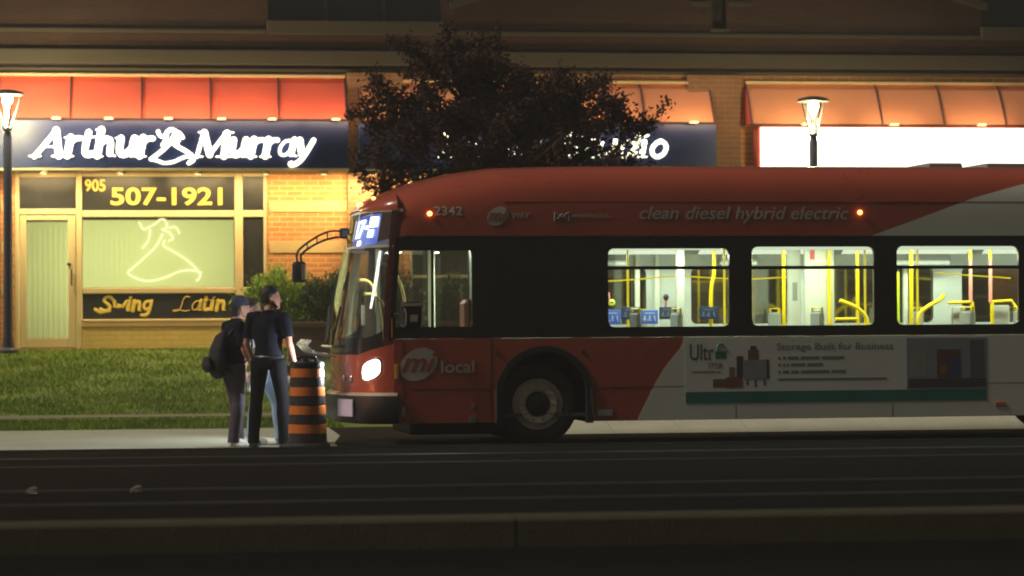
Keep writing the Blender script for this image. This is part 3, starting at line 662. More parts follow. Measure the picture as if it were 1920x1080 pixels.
# wheel arch flare
def flare(cx, f):
    A = arch(cx, .58, 1.17, .60, .26); B = arch(cx, .50, 1.10, .60, .26)
    return MB().plate(A+list(reversed(B)), [], f, .09)
for cx in (.07, 7.27):
    P_(flare(cx, lambda x, z, d: Vector((x, -.016+d, z))), "wheel_arch", rubber)
    P_(MB().add([(cx-.56, .06, .26), (cx-.56, .9, .26), (cx+.56, .9, .26), (cx+.56, .06, .26), (cx-.56, .06, 1.15), (cx-.56, .9, 1.15), (cx+.56, .9, 1.15), (cx+.56, .06, 1.15)], [(4,5,6,7), (0,1,5,4), (2,3,7,6), (1,2,6,5)]), "wheel_well", dark)
P_(MB().bbox(-.52, -.50, -.022, .05, .27, .66, .004), "mud_flap", chrome); P_(MB().tube([(.62, -.03, .68), (.635, -.03, .4), (.66, -.03, .30)], .008, 6), "trim_strip", chrome)
# wheels
def wheel(cx, yy, sgn):
    w = empty("wheel", (cx, yy, .485)); w.parent = bus; s_ = sgn
    MB().lathe([(.30, .02*s_), (.34, -.005*s_), (.40, -.012*s_), (.455, .0*s_), (.483, .04*s_), (.487, .10*s_), (.487, .20*s_), (.455, .27*s_), (.30, .27*s_)], 40, axis='y').build("tyre", rubber, w, True)
    MB().lathe([(.30, .02*s_), (.29, .03*s_), (.25, .06*s_), (.238, .05*s_), (.232, -.005*s_), (.222, -.018*s_), (.155, -.010*s_), (.142, .005*s_)], 40, axis='y').build("rim", mat("wheel_steel", (.62, .58, .46), .4, .35, var=.3, vscale=9), w, True)
    MB().lathe([(.142, .05*s_), (.13, -.02*s_), (.10, -.035*s_), (.0, -.035*s_)], 24, axis='y').build("hub", rubber, w, True)
    mb = MB()
    for k in range(10): a = 2*math.pi*k/10; c = (.183*math.cos(a), .183*math.sin(a)); mb.tube([(c[0], .0*s_, c[1]), (c[0], -.038*s_, c[1])], .015, 6)
    mb.build("lug_nuts", chrome, w)["kind"] = "stuff"
    return w
for cx in (0, 7.2): wheel(cx, .07, 1); wheel(cx, BW-.07, -1)
# black window bands with openings
wins = [(-1.65+.04, -.79, 1.40, 2.30, .05), (.84, 2.31, 1.385, 2.31, .07), (2.59, 4.10, 1.39, 2.33, .07), (4.39, 5.93, 1.39, 2.335, .07), (6.2, 7.7, 1.39, 2.335, .07), (7.95, 9.3, 1.39, 2.335, .07)]
dwin = [(-1.70, 1.40), (-.80, 1.40), (-.785, 1.45), (-.785, 2.24), (-.80, 2.29), (-1.62, 2.29), (-1.635, 2.28)]
holes = [dwin]+[rrect(a, b, c, d, r) for (a, b, c, d, r) in wins[1:]]
outl = [(-1.77, 1.264), (XR, 1.264), (XR, 2.448), (-1.68, 2.448)]
nb = P_(MB().plate(outl, holes, fb, .05), "window_band", blk)
farwins = [(.2, 1.9, 1.39, 2.33, .07), (2.45, 3.9, 1.2+.19, 2.33, .07), (4.2, 5.75, 1.39, 2.33, .07), (6.1, 7.6, 1.39, 2.33, .07), (7.9, 9.3, 1.39, 2.33, .07)]
P_(MB().plate(outl, [rrect(-1.5, -.25, 1.30, 2.36, .05)]+[rrect(a, b, c, d, r) for (a, b, c, d, r) in farwins], ff, .05), "window_band", blk)
P_(MB().plate([(.0, .42), (9.5, .42), (9.5, 2.40), (.0, 2.40)], [rrect(a+.02, b-.02, c+.02, d-.02, r) for (a, b, c, d, r) in [(.2, 1.9, 1.39, 2.15, .07), (2.45, 3.9, 1.39, 2.15, .07), (4.2, 5.75, 1.39, 2.15, .07), (6.1, 7.6, 1.39, 2.15, .07), (7.9, 9.3, 1.39, 2.15, .07)]], lambda x, z, d: Vector((x, BW-.062-d, z)), .02), "side_lining", mat("lining_pale", (.50, .54, .52), .45, var=.08))
farglass = glass("far_bus_glass", (.62, .66, .62), .22, .06)
def bus_window(a, b, c, d, y, bar=True):
    w = P_(MB().box(a-.02, b+.02, y, y+.006, c-.02, d+.02), "window", bglass if bar else farglass)
    if bar: MB().bbox(a-.03, b+.03, y-.028, y+.03, 2.062, 2.102, .006).build("transom", blk, w)
    return w
for (a, b, c, d, r) in wins[1:]: bus_window(a, b, c, d, .03)
for (a, b, c, d, r) in farwins: bus_window(a, b, c, d, BW-.036, False)
w = P_(MB().box(-1.70, -.77, .03, .036, 1.39, 2.31), "window", bglass)
MB().bbox(-1.265, -1.235, .004, .06, 1.40, 2.29, .005).build("mullion", blk, w); MB().bbox(-.83, -.815, .012, .05, 1.41, 2.28, .004).build("sash", black, w)
w = P_(MB().box(-1.52, -.23, BW-.036, BW-.03, 1.28, 2.38), "door_window", bglass)
MB().bbox(-.92, -.86, BW-.06, BW-.01, 1.30, 2.36, .005).build("mullion", black, w)
# white livery above the band + red shell: cross sections lofted along x
zc_t = [(-2.02, 2.78), (-2.0, 2.82), (-1.93, 2.89), (-1.82, 2.96), (-1.68, 3.02), (-1.38, 3.13), (-1.0, 3.225), (-.5, 3.295), (0, 3.315), (1, 3.325), (4, 3.335), (XR, 3.34)]
def interp(t, x):
    if x <= t[0][0]: return t[0][1]
    for (a, b), (c, d) in zip(t, t[1:]):
        if x <= c: return b+(d-b)*(x-a)/(c-a)
    return t[-1][1]
zc = lambda x: interp(zc_t, x)
XJ = -1.50                                                   # where the side turns into the rounded front
xf_t = [(.28, -2.24), (.63, -2.27), (1.08, -2.29), (1.27, -2.29), (1.8, -2.225), (2.33, -2.115), (2.6, -2.05), (2.78, -2.015)]
def front(z, t):
    """plan outline of the front at height z; t from 0 (near corner) to 1 (far corner)"""
    n = 2.7; a = math.pi*t; xf = interp(xf_t, z)
    c, s_ = -math.cos(a), math.sin(a)
    yy = 1.3+1.3*math.copysign(abs(c)**(2/n), c); xx = XJ-(XJ-xf)*abs(s_)**(2/n)
    return Vector((xx, yy, z))
def yedge(x, z=2.7):                                         # inset of the front corner at station x
    xf = interp(xf_t, z)
    if x >= XJ: return 0.0
    q = min(1, (XJ-x)/(XJ-xf)); return 1.3*(1-(1-q**2.7)**(1/2.7))
NE = 3.0
NB = 5.0
def nexp(x): return NE+(NB-NE)*max(0, min(1, (x+1.7)/2.2))
def ysurf(x, z, zb=2.45):
    NE = nexp(x); y0 = yedge(x); q = max(0, min(1, (z-zb)/(zc(x)-zb))); return 1.3-(1.3-y0)*(1-q**NE)**(1/NE)
def section(x, zb, n=44):
    NE = nexp(x); y0 = yedge(x); w = 1.3-y0; h = zc(x)-zb; out = []
    for k in range(n+1):
        a = math.pi*k/n; c, s_ = math.cos(a), math.sin(a)
        out.append((x, 1.3-w*math.copysign(abs(c)**(2/NE), c), zb+h*abs(s_)**(2/NE)))
    return out
mb = MB(); mb.grid([section(x, zb) for x, zb in ((-2.012, 2.772), (-2.0, 2.77), (-1.97, 2.768), (-1.93, 2.765), (-1.87, 2.762), (-1.8, 2.76), (-1.72, 2.76), (-1.655, 2.76))]); P_(mb, "front_cap", paint, smooth=True)
mb = MB(); rows = [section(x, 2.45) for x in (-1.655, -1.6, -1.5, -1.38, -1.2, -1.0, -.75, -.5, -.2, .2, .6, 1, 2, 3, 4, 5, 6, 7, 8, 9, XR)]; mb.grid(rows)
mb.add(rows[-1], [tuple(range(len(rows[-1])))]); P_(mb, "roof", paint, smooth=True)
# white sweep on the cove
def wtop(x): return min(zc(x)-.03, interp([(4.05, 2.455), (4.11, 2.475), (4.5, 2.61), (4.92, 2.76), (5.4, 2.93), (6.01, 3.09), (6.6, 3.22), (7.2, 3.30), (XR, 3.30)], x))
mb = MB(); mb.grid([[(x, ysurf(x, 2.452+(wtop(x)-2.452)*k/10)-.005, 2.452+(wtop(x)-2.452)*k/10) for k in range(11)] for x in [4.05+.12*i for i in range(46)]]); P_(mb, "white_sweep", white_p, smooth=True)
P_(MB().bbox(-1.6, XR, -.006, .02, 2.444, 2.462, .002), "drip_rail", black)
P_(MB().tube([(-.4, ysurf(-.4, 2.86)-.003, 2.86), (3.2, ysurf(3.2, 2.87)-.003, 2.87), (XR, ysurf(9, 2.87)-.003, 2.87)], .006, 4), "panel_seam", mat("seam_dark", (.15, .03, .015), .6))
for x0, x1 in ((5.0, 5.45), (5.75, 6.3)): P_(MB().bbox(x0, x1, .6, 1.6, 3.30, 3.38, .02), "roof_vent", mat("vent_grey", (.3, .3, .28), .6))
# front face pieces, each a curved patch between two heights
def patch(z0, z1, t0, t1, nz, nt, off=0.0, zlow=None):
    rows = []
    for i in range(nz+1):
        r = []
        for j in range(nt+1):
            t = t0+(t1-t0)*j/nt; za = zlow(t) if zlow else z0; zq = za+(z1-za)*i/nz; p = front(zq, t)
            if off: p = p+Vector((-(1 if off > 0 else -1)*abs(off), (p.y-1.3)*abs(off)*.6*(1 if off > 0 else -1), 0))
            r.append(p)
        rows.append(r)
    return MB().grid(rows)
TE = .085                                                    # share of the plan curve taken by each black corner post
cowl = lambda t: 1.08+.16*max(0, 1-min(t, 1-t)/.24)
def cowl_top(t): return 1.275+.27*max(0, 1-min(t, 1-t)/.20)**1.6
def band(zlo, zhi, t0, t1, nz, nt):
    return MB().grid([[front(zlo(t0+(t1-t0)*j/nt)+(zhi(t0+(t1-t0)*j/nt)-zlo(t0+(t1-t0)*j/nt))*i/nz, t0+(t1-t0)*j/nt) for j in range(nt+1)] for i in range(nz+1)])
K = lambda v: (lambda t: v)
P_(band(K(.55), cowl, .048, 1, 6, 48), "nose", paint, smooth=True)
P_(band(cowl, cowl_top, .10, .955, 3, 44), "cowl", blk, smooth=True)
P_(band(cowl, K(2.77), .046, .10, 8, 5), "corner_post", mat("corner_dark_red", (.05, .012, .012), .25, var=.1), smooth=True); P_(band(cowl, K(2.77), .955, .985, 8, 4), "corner_post", blk, smooth=True)
ws_glass = glass("windscreen_glass", (.88, .90, .80), .14)
ws = P_(band(cowl_top, K(2.33), .145, .89, 10, 40), "windscreen", ws_glass, smooth=True)
P_(band(cowl_top, K(2.33), .10, .145, 8, 4), "windscreen_edge", glass("dark_glass", (.10, .11, .12), .10), smooth=True); P_(band(cowl_top, K(2.33), .89, .955, 8, 4), "windscreen_edge", ws_glass, smooth=True)
P_(band(K(2.33), K(2.36), .03, .97, 1, 40), "divider", mat("divider_grey", (.42, .40, .34), .4), smooth=True)
sg = P_(band(K(2.36), K(2.745), .10, .90, 4, 40), "sign_window", glass("sign_glass", (.75, .8, .9), .12), smooth=True)
for a, b in ((.10, .101), (.90, .955)): P_(band(K(2.36), K(2.745), a, b, 4, 4), "sign_edge", blk, smooth=True)
P_(band(K(2.745), K(2.775), .03, .97, 1, 40), "brow", mat("divider_grey", (.4,.4,.34)), smooth=True)
# destination display: dark blue panel with lit characters, set behind its window
dd = P_(MB().grid([[front(z, .25+.59*j/24)+Vector((.10, 0, 0)) for j in range(25)] for z in (2.37, 2.735)]), "destination_display", mat("display_blue", (.02, .03, .12), .4, var=0, emit=(.12, .2, .75), estr=.75), smooth=True)
def fd(x, z, d):                                            # x = y coordinate on the display, read from the front (far side is its left)
    p = min((front(z, .25+.59*j/60) for j in range(61)), key=lambda q: abs(q.y-x)); return Vector((p.x+.085+d, x, z))
dl = emis("display_lit", (.85, .95, 1), 6)
text("lettering", "17", (1.36, .80, 2.46, 2.68), fd, dl, dd, .004, 0, .02)
for (ya, yb, za, zb_) in ((1.98, 1.74, 2.46, 2.70), (.75, .62, 2.56, 2.60), (.58, .32, 2.58, 2.70), (.57, .40, 2.46, 2.55), (1.05, .84, 2.37, 2.43)):
    MB().grid([[fd(ya+(yb-ya)*i/6, z, 0) for i in range(7)] for z in (za, (za+zb_)/2, zb_)]).build("lit_block", dl, dd)
area("light", (-2.0, 1.3, 2.5), (-3.2, 1.3, 2.2), 1.0, .3, 3, (.7, .8, 1), bus)
# bumper: black wrap with a pale top ledge
def bp(z, t, off): p = front(.6, t); n = Vector((XJ-.1-p.x+.2, (1.3-p.y)*.9, 0)); n = -n.normalized(); return Vector((p.x, p.y, z))+n*off
mb = MB(); q = 40
mb.grid([[bp(z, .035+.93*j/q, o) for j in range(q+1)] for z, o in ((.27, -.05), (.28, .03), (.34, .075), (.52, .085), (.60, .08))]); P_(mb, "bumper", black, smooth=True)
mb = MB(); mb.grid([[bp(z, .04+.92*j/q, o) for j in range(q+1)] for z, o in ((.603, .078), (.625, .06), (.645, -.02))]); P_(mb, "bumper_ledge", mat("ledge_tan", (.34, .27, .18), .55, var=.2), smooth=True)
pl = [bp(z, t, .122) for z, t in ((.36, .36), (.36, .255), (.56, .255), (.56, .36))]
P_(MB().add(pl+[p+Vector((.012, 0, 0)) for p in pl], [(0,1,2,3), (7,6,5,4), (0,4,5,1), (1,5,6,2), (2,6,7,3), (3,7,4,0)]), "licence_plate", mat("plate_lilac", (.50, .44, .56), .5))
# headlights
def headlight(t0, t1, sgn):
    h = empty("headlight", (0, 0, 0)); h.parent = bus
    n = 14; rows = []; ring = []
    for k in range(n):
        a = 2*math.pi*k/n; c, s_ = [math.copysign(abs(v)**.7, v) for v in (math.cos(a), math.sin(a))]; ring.append((t0+(t1-t0)*(.5+.5*c), .905+.115*s_+.045*c*sgn))
    ctr = (sum(r[0] for r in ring)/n, sum(r[1] for r in ring)/n)
    def q(t, z, o): p = front(z, t); return p+Vector((-o, (p.y-1.3)*o*.8, 0))
    vs = [q(ctr[0], ctr[1], .03)]; fs = []
    for j, fac in enumerate((.4, .75, .92)):
        vs += [q(ctr[0]+(t-ctr[0])*fac, ctr[1]+(z-ctr[1])*fac, (.028, .022, .012)[j]) for t, z in ring]
    fs += [(0, 1+k, 1+(k+1) % n) for k in range(n)]+[(1+j*n+k, 1+(j+1)*n+k, 1+(j+1)*n+(k+1) % n, 1+j*n+(k+1) % n) for j in range(2) for k in range(n)]
    MB().add(vs, fs).build("lens", emis("headlight_lens", (1, .97, .9), 9), h, True)
    a = [q(ctr[0]+(t-ctr[0])*.94, ctr[1]+(z-ctr[1])*.94, .014) for t, z in ring]; b = [q(ctr[0]+(t-ctr[0])*1.1, ctr[1]+(z-ctr[1])*1.1, .003) for t, z in ring]
    MB().add(a+b, [(k, (k+1) % n, n+(k+1) % n, n+k) for k in range(n)]).build("bezel", chrome, h, True)
    p = q(ctr[0], ctr[1], .10)
    spot("light", p, p+Vector((-5, .3*(1 if p.y < 1.3 else -1), -.35)), 300, (.86, .93, 1), 115, 1.0, .06, h)
headlight(.105, .215, -1); headlight(.895, .785, -1)
# front details: lower lamps, wipers, amber roof markers
amber = emis("amber_lamp", (1, .36, .06), 9)
def marker(p, n_, par=bus, r=.03):
    e = MB().ball(p, (r*.8, r*.8, r*.75), 10, 6).build("marker_lamp", amber, par, True); return e
capz = lambda y: 2.80
for y in (.62, 1.16, 1.3, 1.44, 1.98):
    x = -1.93 if .8 < y < 1.8 else -1.84; marker((x-.02, y, zc(x)-.01-.03*abs(y-1.3)**2), 0)
marker((-1.72, .30, 2.86), 0, r=.038)
P_(MB().bbox(-1.90, -1.86, .75, .95, 2.86, 2.90, .008), "roof_lamp_lens", mat("clear_lens", (.8, .8, .85), .2, emit=(.9, .9, 1), estr=.8, var=0))
for x, z in ((-1.28, 2.72), (3.93, 2.74)): marker((x, ysurf(x, z)-.012, z), 0, r=.036)
for t in (.30, .36, .64, .70): p = front(.80, t); P_(MB().ball(p, (.02, .05, .045), 12, 8), "fog_lamp", mat("lamp_clear", (.6, .58, .55), .1, .6, var=.1), smooth=True)
for t0, t1, z1 in ((.44, .37, 2.15), (.56, .63, 2.15)):
    a = front(1.2, t0)+Vector((-.05, 0, 0)); b = front(1.65, t1)+Vector((-.06, 0, 0)); c = front(2.05, t1)+Vector((-.025, 0, 0)); d = front(1.4, t1)+Vector((-.03, 0, 0))
    wp = P_(MB().tube([a, b], [.018, .012], 6), "wiper", black); MB().tube([d, c], .014, 6).build("blade", rubber, wp)
P_(MB().bbox(-1.99, -1.97, .62, .86, 1.42, 1.66, .004, ), "paper_notice", mat("notice_paper", (.55, .62, .60), .8))
P_(MB().bbox(-1.735, -1.725, -.008, .03, 1.28, 1.50, .003), "side_reflector", mat("orange_reflector", (.6, .16, .02), .3))
P_(MB().bbox(-1.70, -1.655, -.014, -.001, .80, .97, .004), "side_reflector", mat("amber_reflector", (.65, .33, .03), .3))
P_(MB().bbox(-1.45, .45, .55, 2.2, .12, .34, .03).bbox(-.12, .12, .3, 2.3, .30, .5, .03), "undercarriage", dark)
# small panel details on the lower side
for x0, x1, z0, z1, m_ in ((-1.62, -1.58, .36, .48, chrome), (-.80, -.76, .44, .50, chrome), (-.83, -.75, .28, .36, chrome), (.70, .88, .34, .41, mat("step_lamp_grey", (.35, .36, .33), .4))):
    P_(MB().bbox(x0, x1, -.012, -.0005, z0, z1, .003), "side_fitting", m_)
for x in (-.50, .53): P_(MB().tube([(x, .0, 1.10), (x, -.012, 1.10)], .03, 12), "side_lamp", mat("lamp_dark_red", (.18, .05, .02), .3))
P_(MB().bbox(5.61, 5.74, -.014, -.004, .40, .45, .003), "side_reflector", mat("orange_reflector", (.6, .16, .02)))
for x, z0, z1 in ((-.57, .29, 1.25), (-1.60, .29, 1.25), (2.38, .29, .44), (4.32, .29, .44)): P_(MB().box(x-.004, x+.004, -.0055, -.0002, z0, z1), "panel_seam", mat("seam_grey", (.10, .05, .04), .6, var=0))
for x0, x1 in ((-1.5, -.55), (.68, 6.65)): P_(MB().box(x0, x1, -.0052, -.0002, .676, .682), "panel_seam", mat("seam_grey", (.1,.05,.04)))
# lettering and emblems
fl_ = lambda x, z, d: Vector((x, -.006+d, z))
fu_ = lambda x, z, d: Vector((x, ysurf(x, z)-.007+d, z))
def ellipse_decal(cx, cz, a, b, ang, f, name, m):
    n = 36; pts = []
    for k in range(n): q = 2*math.pi*k/n; u, v = a*math.cos(q), b*math.sin(q); pts.append((cx+u*math.cos(ang)-v*math.sin(ang), cz+u*math.sin(ang)+v*math.cos(ang)))
    return P_(MB().plate(pts, [], f, .003), name, m)
em = ellipse_decal(-1.42, .965, .235, .175, R(32), fl_, "emblem", decal_w)
text("lettering", "mi", (-1.62, -1.21, .88, 1.10), lambda x, z, d: Vector((x, -.010+d, z)), paint, em, .003, .35, .012)
P_(MB(), "tmp", decal_w) if False else None
text("lettering", "local", (-1.155, -.765, .865, 1.005), fl_, decal_w, bus, .003, 0, .012)
text("lettering", "2342", (-1.225, -.895, 2.70, 2.805), fu_, decal_w, bus, .003, 0, .01)
em = ellipse_decal(-.475, 2.69, .135, .10, R(35), fu_, "emblem", decal_w)
text("lettering", "mi", (-.60, -.36, 2.64, 2.77), lambda x, z, d: Vector((x, ysurf(x, z)-.012+d, z)), paint, em, .003, .35, .012)
text("lettering", "WAY", (-.315, -.10, 2.665, 2.735), fu_, decal_w, bus, .003, 0, .004)
mb = MB()
for pts in ([(.20, 2.64), (.20, 2.74), (.285, 2.68), (.37, 2.74), (.37, 2.64)], [(.23, 2.66), (.285, 2.72), (.34, 2.66)]):
    mb.tube([fu_(x, z, 0) for x, z in pts], .007, 5)
P_(mb, "emblem", decal_w); text("lettering", "MISSISSAUGA", (.405, .86, 2.675, 2.715), fu_, decal_w, bus, .003, 0, .002)
text("lettering", "clean diesel hybrid electric", (1.22, 3.79, 2.61, 2.81), fu_, decal_w, bus, .003, .28, .006)
# advertising board on the lower side
ad = P_(MB().plate([(1.76, .47), (5.51, .47), (5.51, 1.235), (1.76, 1.235)], [], lambda x, z, d: Vector((x, -.0065+d, z)), .002), "advert_board", mat("advert_grey", (.62, .63, .57), .5, var=.12, vscale=1.4))
fa = lambda x, z, d: Vector((x, -.0085+d*.5, z))
def ad_rect(x0, x1, z0, z1, name, m, lift=0.0, slant=0.0): return MB().plate([(x0, z0), (x1, z0), (x1+slant, z1), (x0+slant, z1)], [], lambda x, z, d: Vector((x, -.0085-lift+d*.5, z)), .003).build(name, m, ad)
teal = mat("advert_teal", (.02, .15, .13), .5, var=.3, vscale=2); dkt = mat("advert_text_dark", (.05, .05, .06), .5, var=0); grt = mat("advert_text_green", (.14, .20, .15), .5, var=0); gyt = mat("advert_text_grey", (.17, .175, .165), .5, var=0)
ad_rect(1.765, 5.505, .475, .61, "stripe", teal)
text("lettering", "Ultr", (1.82, 2.11, .985, 1.175), fa, dkt, ad, .003, 0, .0)
text("lettering", "STOR", (2.04, 2.22, .885, .955), fa, gyt, ad, .003)
text("lettering", "www.ultrastor.ca", (1.84, 2.19, .835, .865), fa, dkt, ad, .003)
ad_rect(2.13, 2.265, 1.0, 1.09, "padlock", mat("padlock_green", (.03, .17, .10), .5))
MB().tube([fa(x, z, .001) for x, z in ((2.155, 1.09), (2.155, 1.14), (2.175, 1.175), (2.21, 1.18), (2.24, 1.14), (2.24, 1.12))], .011, 6).build("padlock", mat("padlock_light_green", (.10, .28, .16), .5), ad)
text("lettering", "Storage Built for Business", (2.88, 4.33, 1.075, 1.18), fa, grt, ad, .003, 0, .004)
mb = MB()
for zr, ws_ in ((.985, (.06, .16, .26, .30)), (.905, (.05, .05, .20, .22)), (.82, (.10, .12, .38, .20))):      # lines too blurred to read
    x = 2.9; mb.plate([(x, zr), (x+.03, zr), (x+.03, zr+.03), (x, zr+.03)], [], fa, .003); x += .06
    for w_ in ws_: mb.plate([(x, zr), (x+w_-.025, zr), (x+w_-.025, zr+.035), (x, zr+.035)], [], fa, .003); x += w_
mb.plate([(2.9, .735), (4.25, .735), (4.25, .76), (2.9, .76)], [], fa, .003); mb.build("lettering", gyt, ad)
bx1, bx2, bx3, bx4 = mat("carton_brown", (.16, .08, .05), .6), mat("carton_dark", (.06, .05, .05), .6), mat("cabinet_grey", (.22, .24, .24), .6), mat("carton_tan", (.20, .14, .08), .6)
for a, b, c, d, m_, l_ in ((2.10, 2.30, .66, .76, bx1, 0), (2.26, 2.46, .655, .78, mat("carton_red", (.18, .06, .04), .6), .001), (2.30, 2.37, .782, .90, bx4, 0), (2.39, 2.47, .781, 1.03, bx2, 0), (2.48, 2.76, .75, .98, bx3, .001), (2.70, 2.79, .76, .985, bx2, 0), (2.53, 2.66, .982, 1.10, bx1, 0), (2.56, 2.63, 1.10, 1.15, bx2, .001), (2.51, 2.53, .68, .75, bx2, 0), (2.61, 2.63, .66, .75, bx2, 0), (2.72, 2.74, .68, .75, bx2, 0)): ad_rect(a, b, c, d, "picture", m_, l_)
for a, b, c, d, m_, l_, s_ in ((4.50, 5.505, .612, 1.232, bx3, 0, 0), (4.52, 5.50, .63, .74, bx2, .001, 0), (4.55, 4.76, .76, 1.09, mat("shutter_grey", (.25, .25, .22), .6), .001, 0), (4.88, 5.18, .75, 1.09, mat("unit_maroon", (.12, .05, .05), .6), .001, 0), (5.0, 5.18, .76, .98, mat("unit_blue", (.05, .06, .14), .6), .002, 0), (4.92, 5.02, .80, .90, mat("unit_orange", (.24, .11, .03), .6), .002, 0), (5.30, 5.48, .75, 1.20, mat("unit_slate", (.09, .10, .12), .6), .001, 0)): ad_rect(a, b, c, d, "picture", m_, l_, s_)

# ---- mirrors
mr = P_(MB().bbox(-1.66, -1.42, -.30, -.14, 1.40, 1.69, .03), "wing_mirror", black)
MB().bbox(-1.665, -1.43, -.31, -.302, 1.64, 1.675, .003).build("chrome_trim", chrome, mr); MB().bbox(-1.56, -1.47, -.309, -.302, 1.46, 1.54, .003).build("mirror_glass", mat("mirror_grey", (.5, .55, .6), .08, .8), mr)
MB().tube([(-1.62, -.309, 1.62), (-1.60, -.309, 1.55), (-1.61, -.309, 1.42)], .010, 6).build("chrome_trim", chrome, mr)
MB().tube([(-1.60, -.22, 1.55), (-1.70, .02, 1.55)], .02, 6).build("arm", black, mr)
am = empty("wing_mirror", (0, 0, 0)); am.parent = bus
MB().bbox(-2.69, -2.52, 2.12, 2.25, 1.955, 2.215, .03).build("housing", black, am, True)
MB().bbox(-2.58, -2.535, 2.112, 2.119, 1.99, 2.19, .003).build("mirror_glass", chrome, am)
for dz, xx in ((0, 0), (-.09, .02)):
    MB().tube(cr([(-2.02, 2.15, 2.58+dz*.6), (-2.22, 2.18, 2.59+dz), (-2.42, 2.2, 2.50+dz*.9), (-2.62+xx*2.5, 2.2, 2.34+dz*.4), (-2.62+xx*2.5, 2.2, 2.20)], 5), .014, 8).build("arm", black, am, True)
for x, z0, z1 in ((-2.25, 2.49, 2.58), (-2.38, 2.43, 2.52), (-2.5, 2.36, 2.45)): MB().tube([(x, 2.19, z0), (x, 2.19, z1)], .009, 6).build("brace", black, am)
MB().bbox(-2.10, -1.98, 2.10, 2.22, 2.50, 2.63, .02).build("mount", black, am)
# folded bicycle rack on the nose
rk = empty("bicycle_rack", (-2.30, 1.3, .75)); rk.parent = bus; silver = mat("rack_silver", (.55, .53, .48), .35, .7, var=.2)
for y in (-.55, -.2, .2, .55): MB().tube([(.0, y, .30), (-.28, y, .36), (-.36, y, .44), (-.30, y, .50)], .016, 6).build("arm", silver, rk, True)
for x, z in ((-.10, .33), (-.28, .37), (-.34, .46), (-.05, .42)): MB().tube([(x, -.62, z), (x, .62, z)], .016, 6).build("crossbar", silver, rk, True)
MB().tube(cr([(.0, -.3, .02), (-.06, -.3, .03), (-.085, -.3, -.0), (-.06, -.3, -.045), (.0, -.3, -.04)], 4), .012, 6).build("hook", silver, rk, True)

# ---- bus interior
wall_w = mat("interior_white", (.62, .64, .55), .5, var=.06); yel = mat("rail_yellow", (.85, .64, .0), .35, var=.05); grey_i = mat("interior_grey", (.28, .30, .30), .6, var=.1)
P_(MB().box(-1.5, 9.5, .06, BW-.06, .34, .38), "floor", mat("bus_floor", (.10, .10, .11), .8))
P_(MB().box(-1.75, 9.5, .14, BW-.14, 2.40, 2.43), "ceiling", mat("ceiling_grey", (.36, .38, .36), .6, var=.06))
for y, s_ in ((.42, 1), (BW-.42, -1)):
    for x0 in (.6, 2.5, 4.4, 6.3, 8.1):
        l = P_(MB().add([(x0, y-.09*s_, 2.30), (x0+1.7, y-.09*s_, 2.30), (x0+1.7, y+.09*s_, 2.385), (x0, y+.09*s_, 2.385)], [(0, 1, 2, 3)]), "ceiling_lamp", emis("strip_lamp", (.9, 1, .78), .9))
        area("light", (x0+.85, y+.03*s_, 2.28), (x0+.85, 1.3, 0), 1.6, .12, 36, (.88, 1, .74), bus)
P_(MB().box(-.62, -.58, .06, 1.25, .4, 2.38), "driver_partition", mat("partition_dark", (.03, .035, .035), .5))
P_(MB().box(.58, .62, .06, .9, .4, 2.38), "wheelhouse_panel", mat("partition_dark", (.03,.035,.035)))
P_(MB().bbox(-1.15, -.70, .30, .80, .42, 1.02, .06), "driver_seat", grey_i); P_(MB().bbox(-.82, -.70, .33, .77, 1.02, 1.72, .05), "driver_seat_back", mat("seat_maroon", (.20, .035, .02), .7))
P_(MB().bbox(-1.9, -1.45, .15, 2.3, .95, 1.20, .08), "dashboard", mat("dash_grey", (.10, .10, .10), .6))
P_(MB().lathe([(.20, 0), (.218, .012), (.235, 0), (.218, -.012), (.20, 0)], 24, (-1.42, .55, 1.28)), "steering_wheel", black, smooth=True)
P_(MB().box(-.35, -.32, 1.45, 1.47, .4, 2.38), "grab_post", chrome); P_(MB().bbox(-.95, -.90, 2.2, 2.5, .5, 2.38, .01), "door_post", mat("door_post_pale", (.5, .52, .42), .4))
area("light", (-1.0, 1.5, 2.36), (-1.0, 1.6, 0), .7, .3, 130, (.9, 1, .75), bus)
P_(MB().bbox(-1.15, -.85, 1.35, 1.65, 2.34, 2.39, .01), "ceiling_lamp", emis("strip_lamp", (.9, 1, .78), .9))
P_(MB().bbox(-1.62, -1.56, BW-.16, BW-.08, .5, 2.38, .01), "door_post", mat("door_post_pale", (.5, .52, .42), .4)); P_(MB().bbox(-.30, -.16, BW-.20, BW-.12, .5, 2.38, .02), "door_post", mat("door_post_pale", (.5, .52, .42), .4))
P_(MB().bbox(-1.45, -1.20, 1.75, 1.98, .4, 1.38, .03), "fare_box", mat("fare_box_grey", (.35, .36, .34), .4)); 
P_(MB().add([(-1.80, .36, 2.30), (-1.80, .62, 2.30), (-1.93, .50, 1.62), (-1.93, .46, 1.62)]+[(-1.78, .36, 2.30), (-1.78, .62, 2.30), (-1.91, .50, 1.62), (-1.91, .46, 1.62)], [(0,1,2,3), (7,6,5,4), (0,4,5,1), (1,5,6,2), (2,6,7,3), (3,7,4,0)]), "glare_streak", emis("glare_streak_glow", (1, 1, .95), 1.8))  # glare streak on the windscreen, added as a glowing strip; no lamp here
hr = mat("handrail_cream", (.75, .62, .25), .3, var=.05)
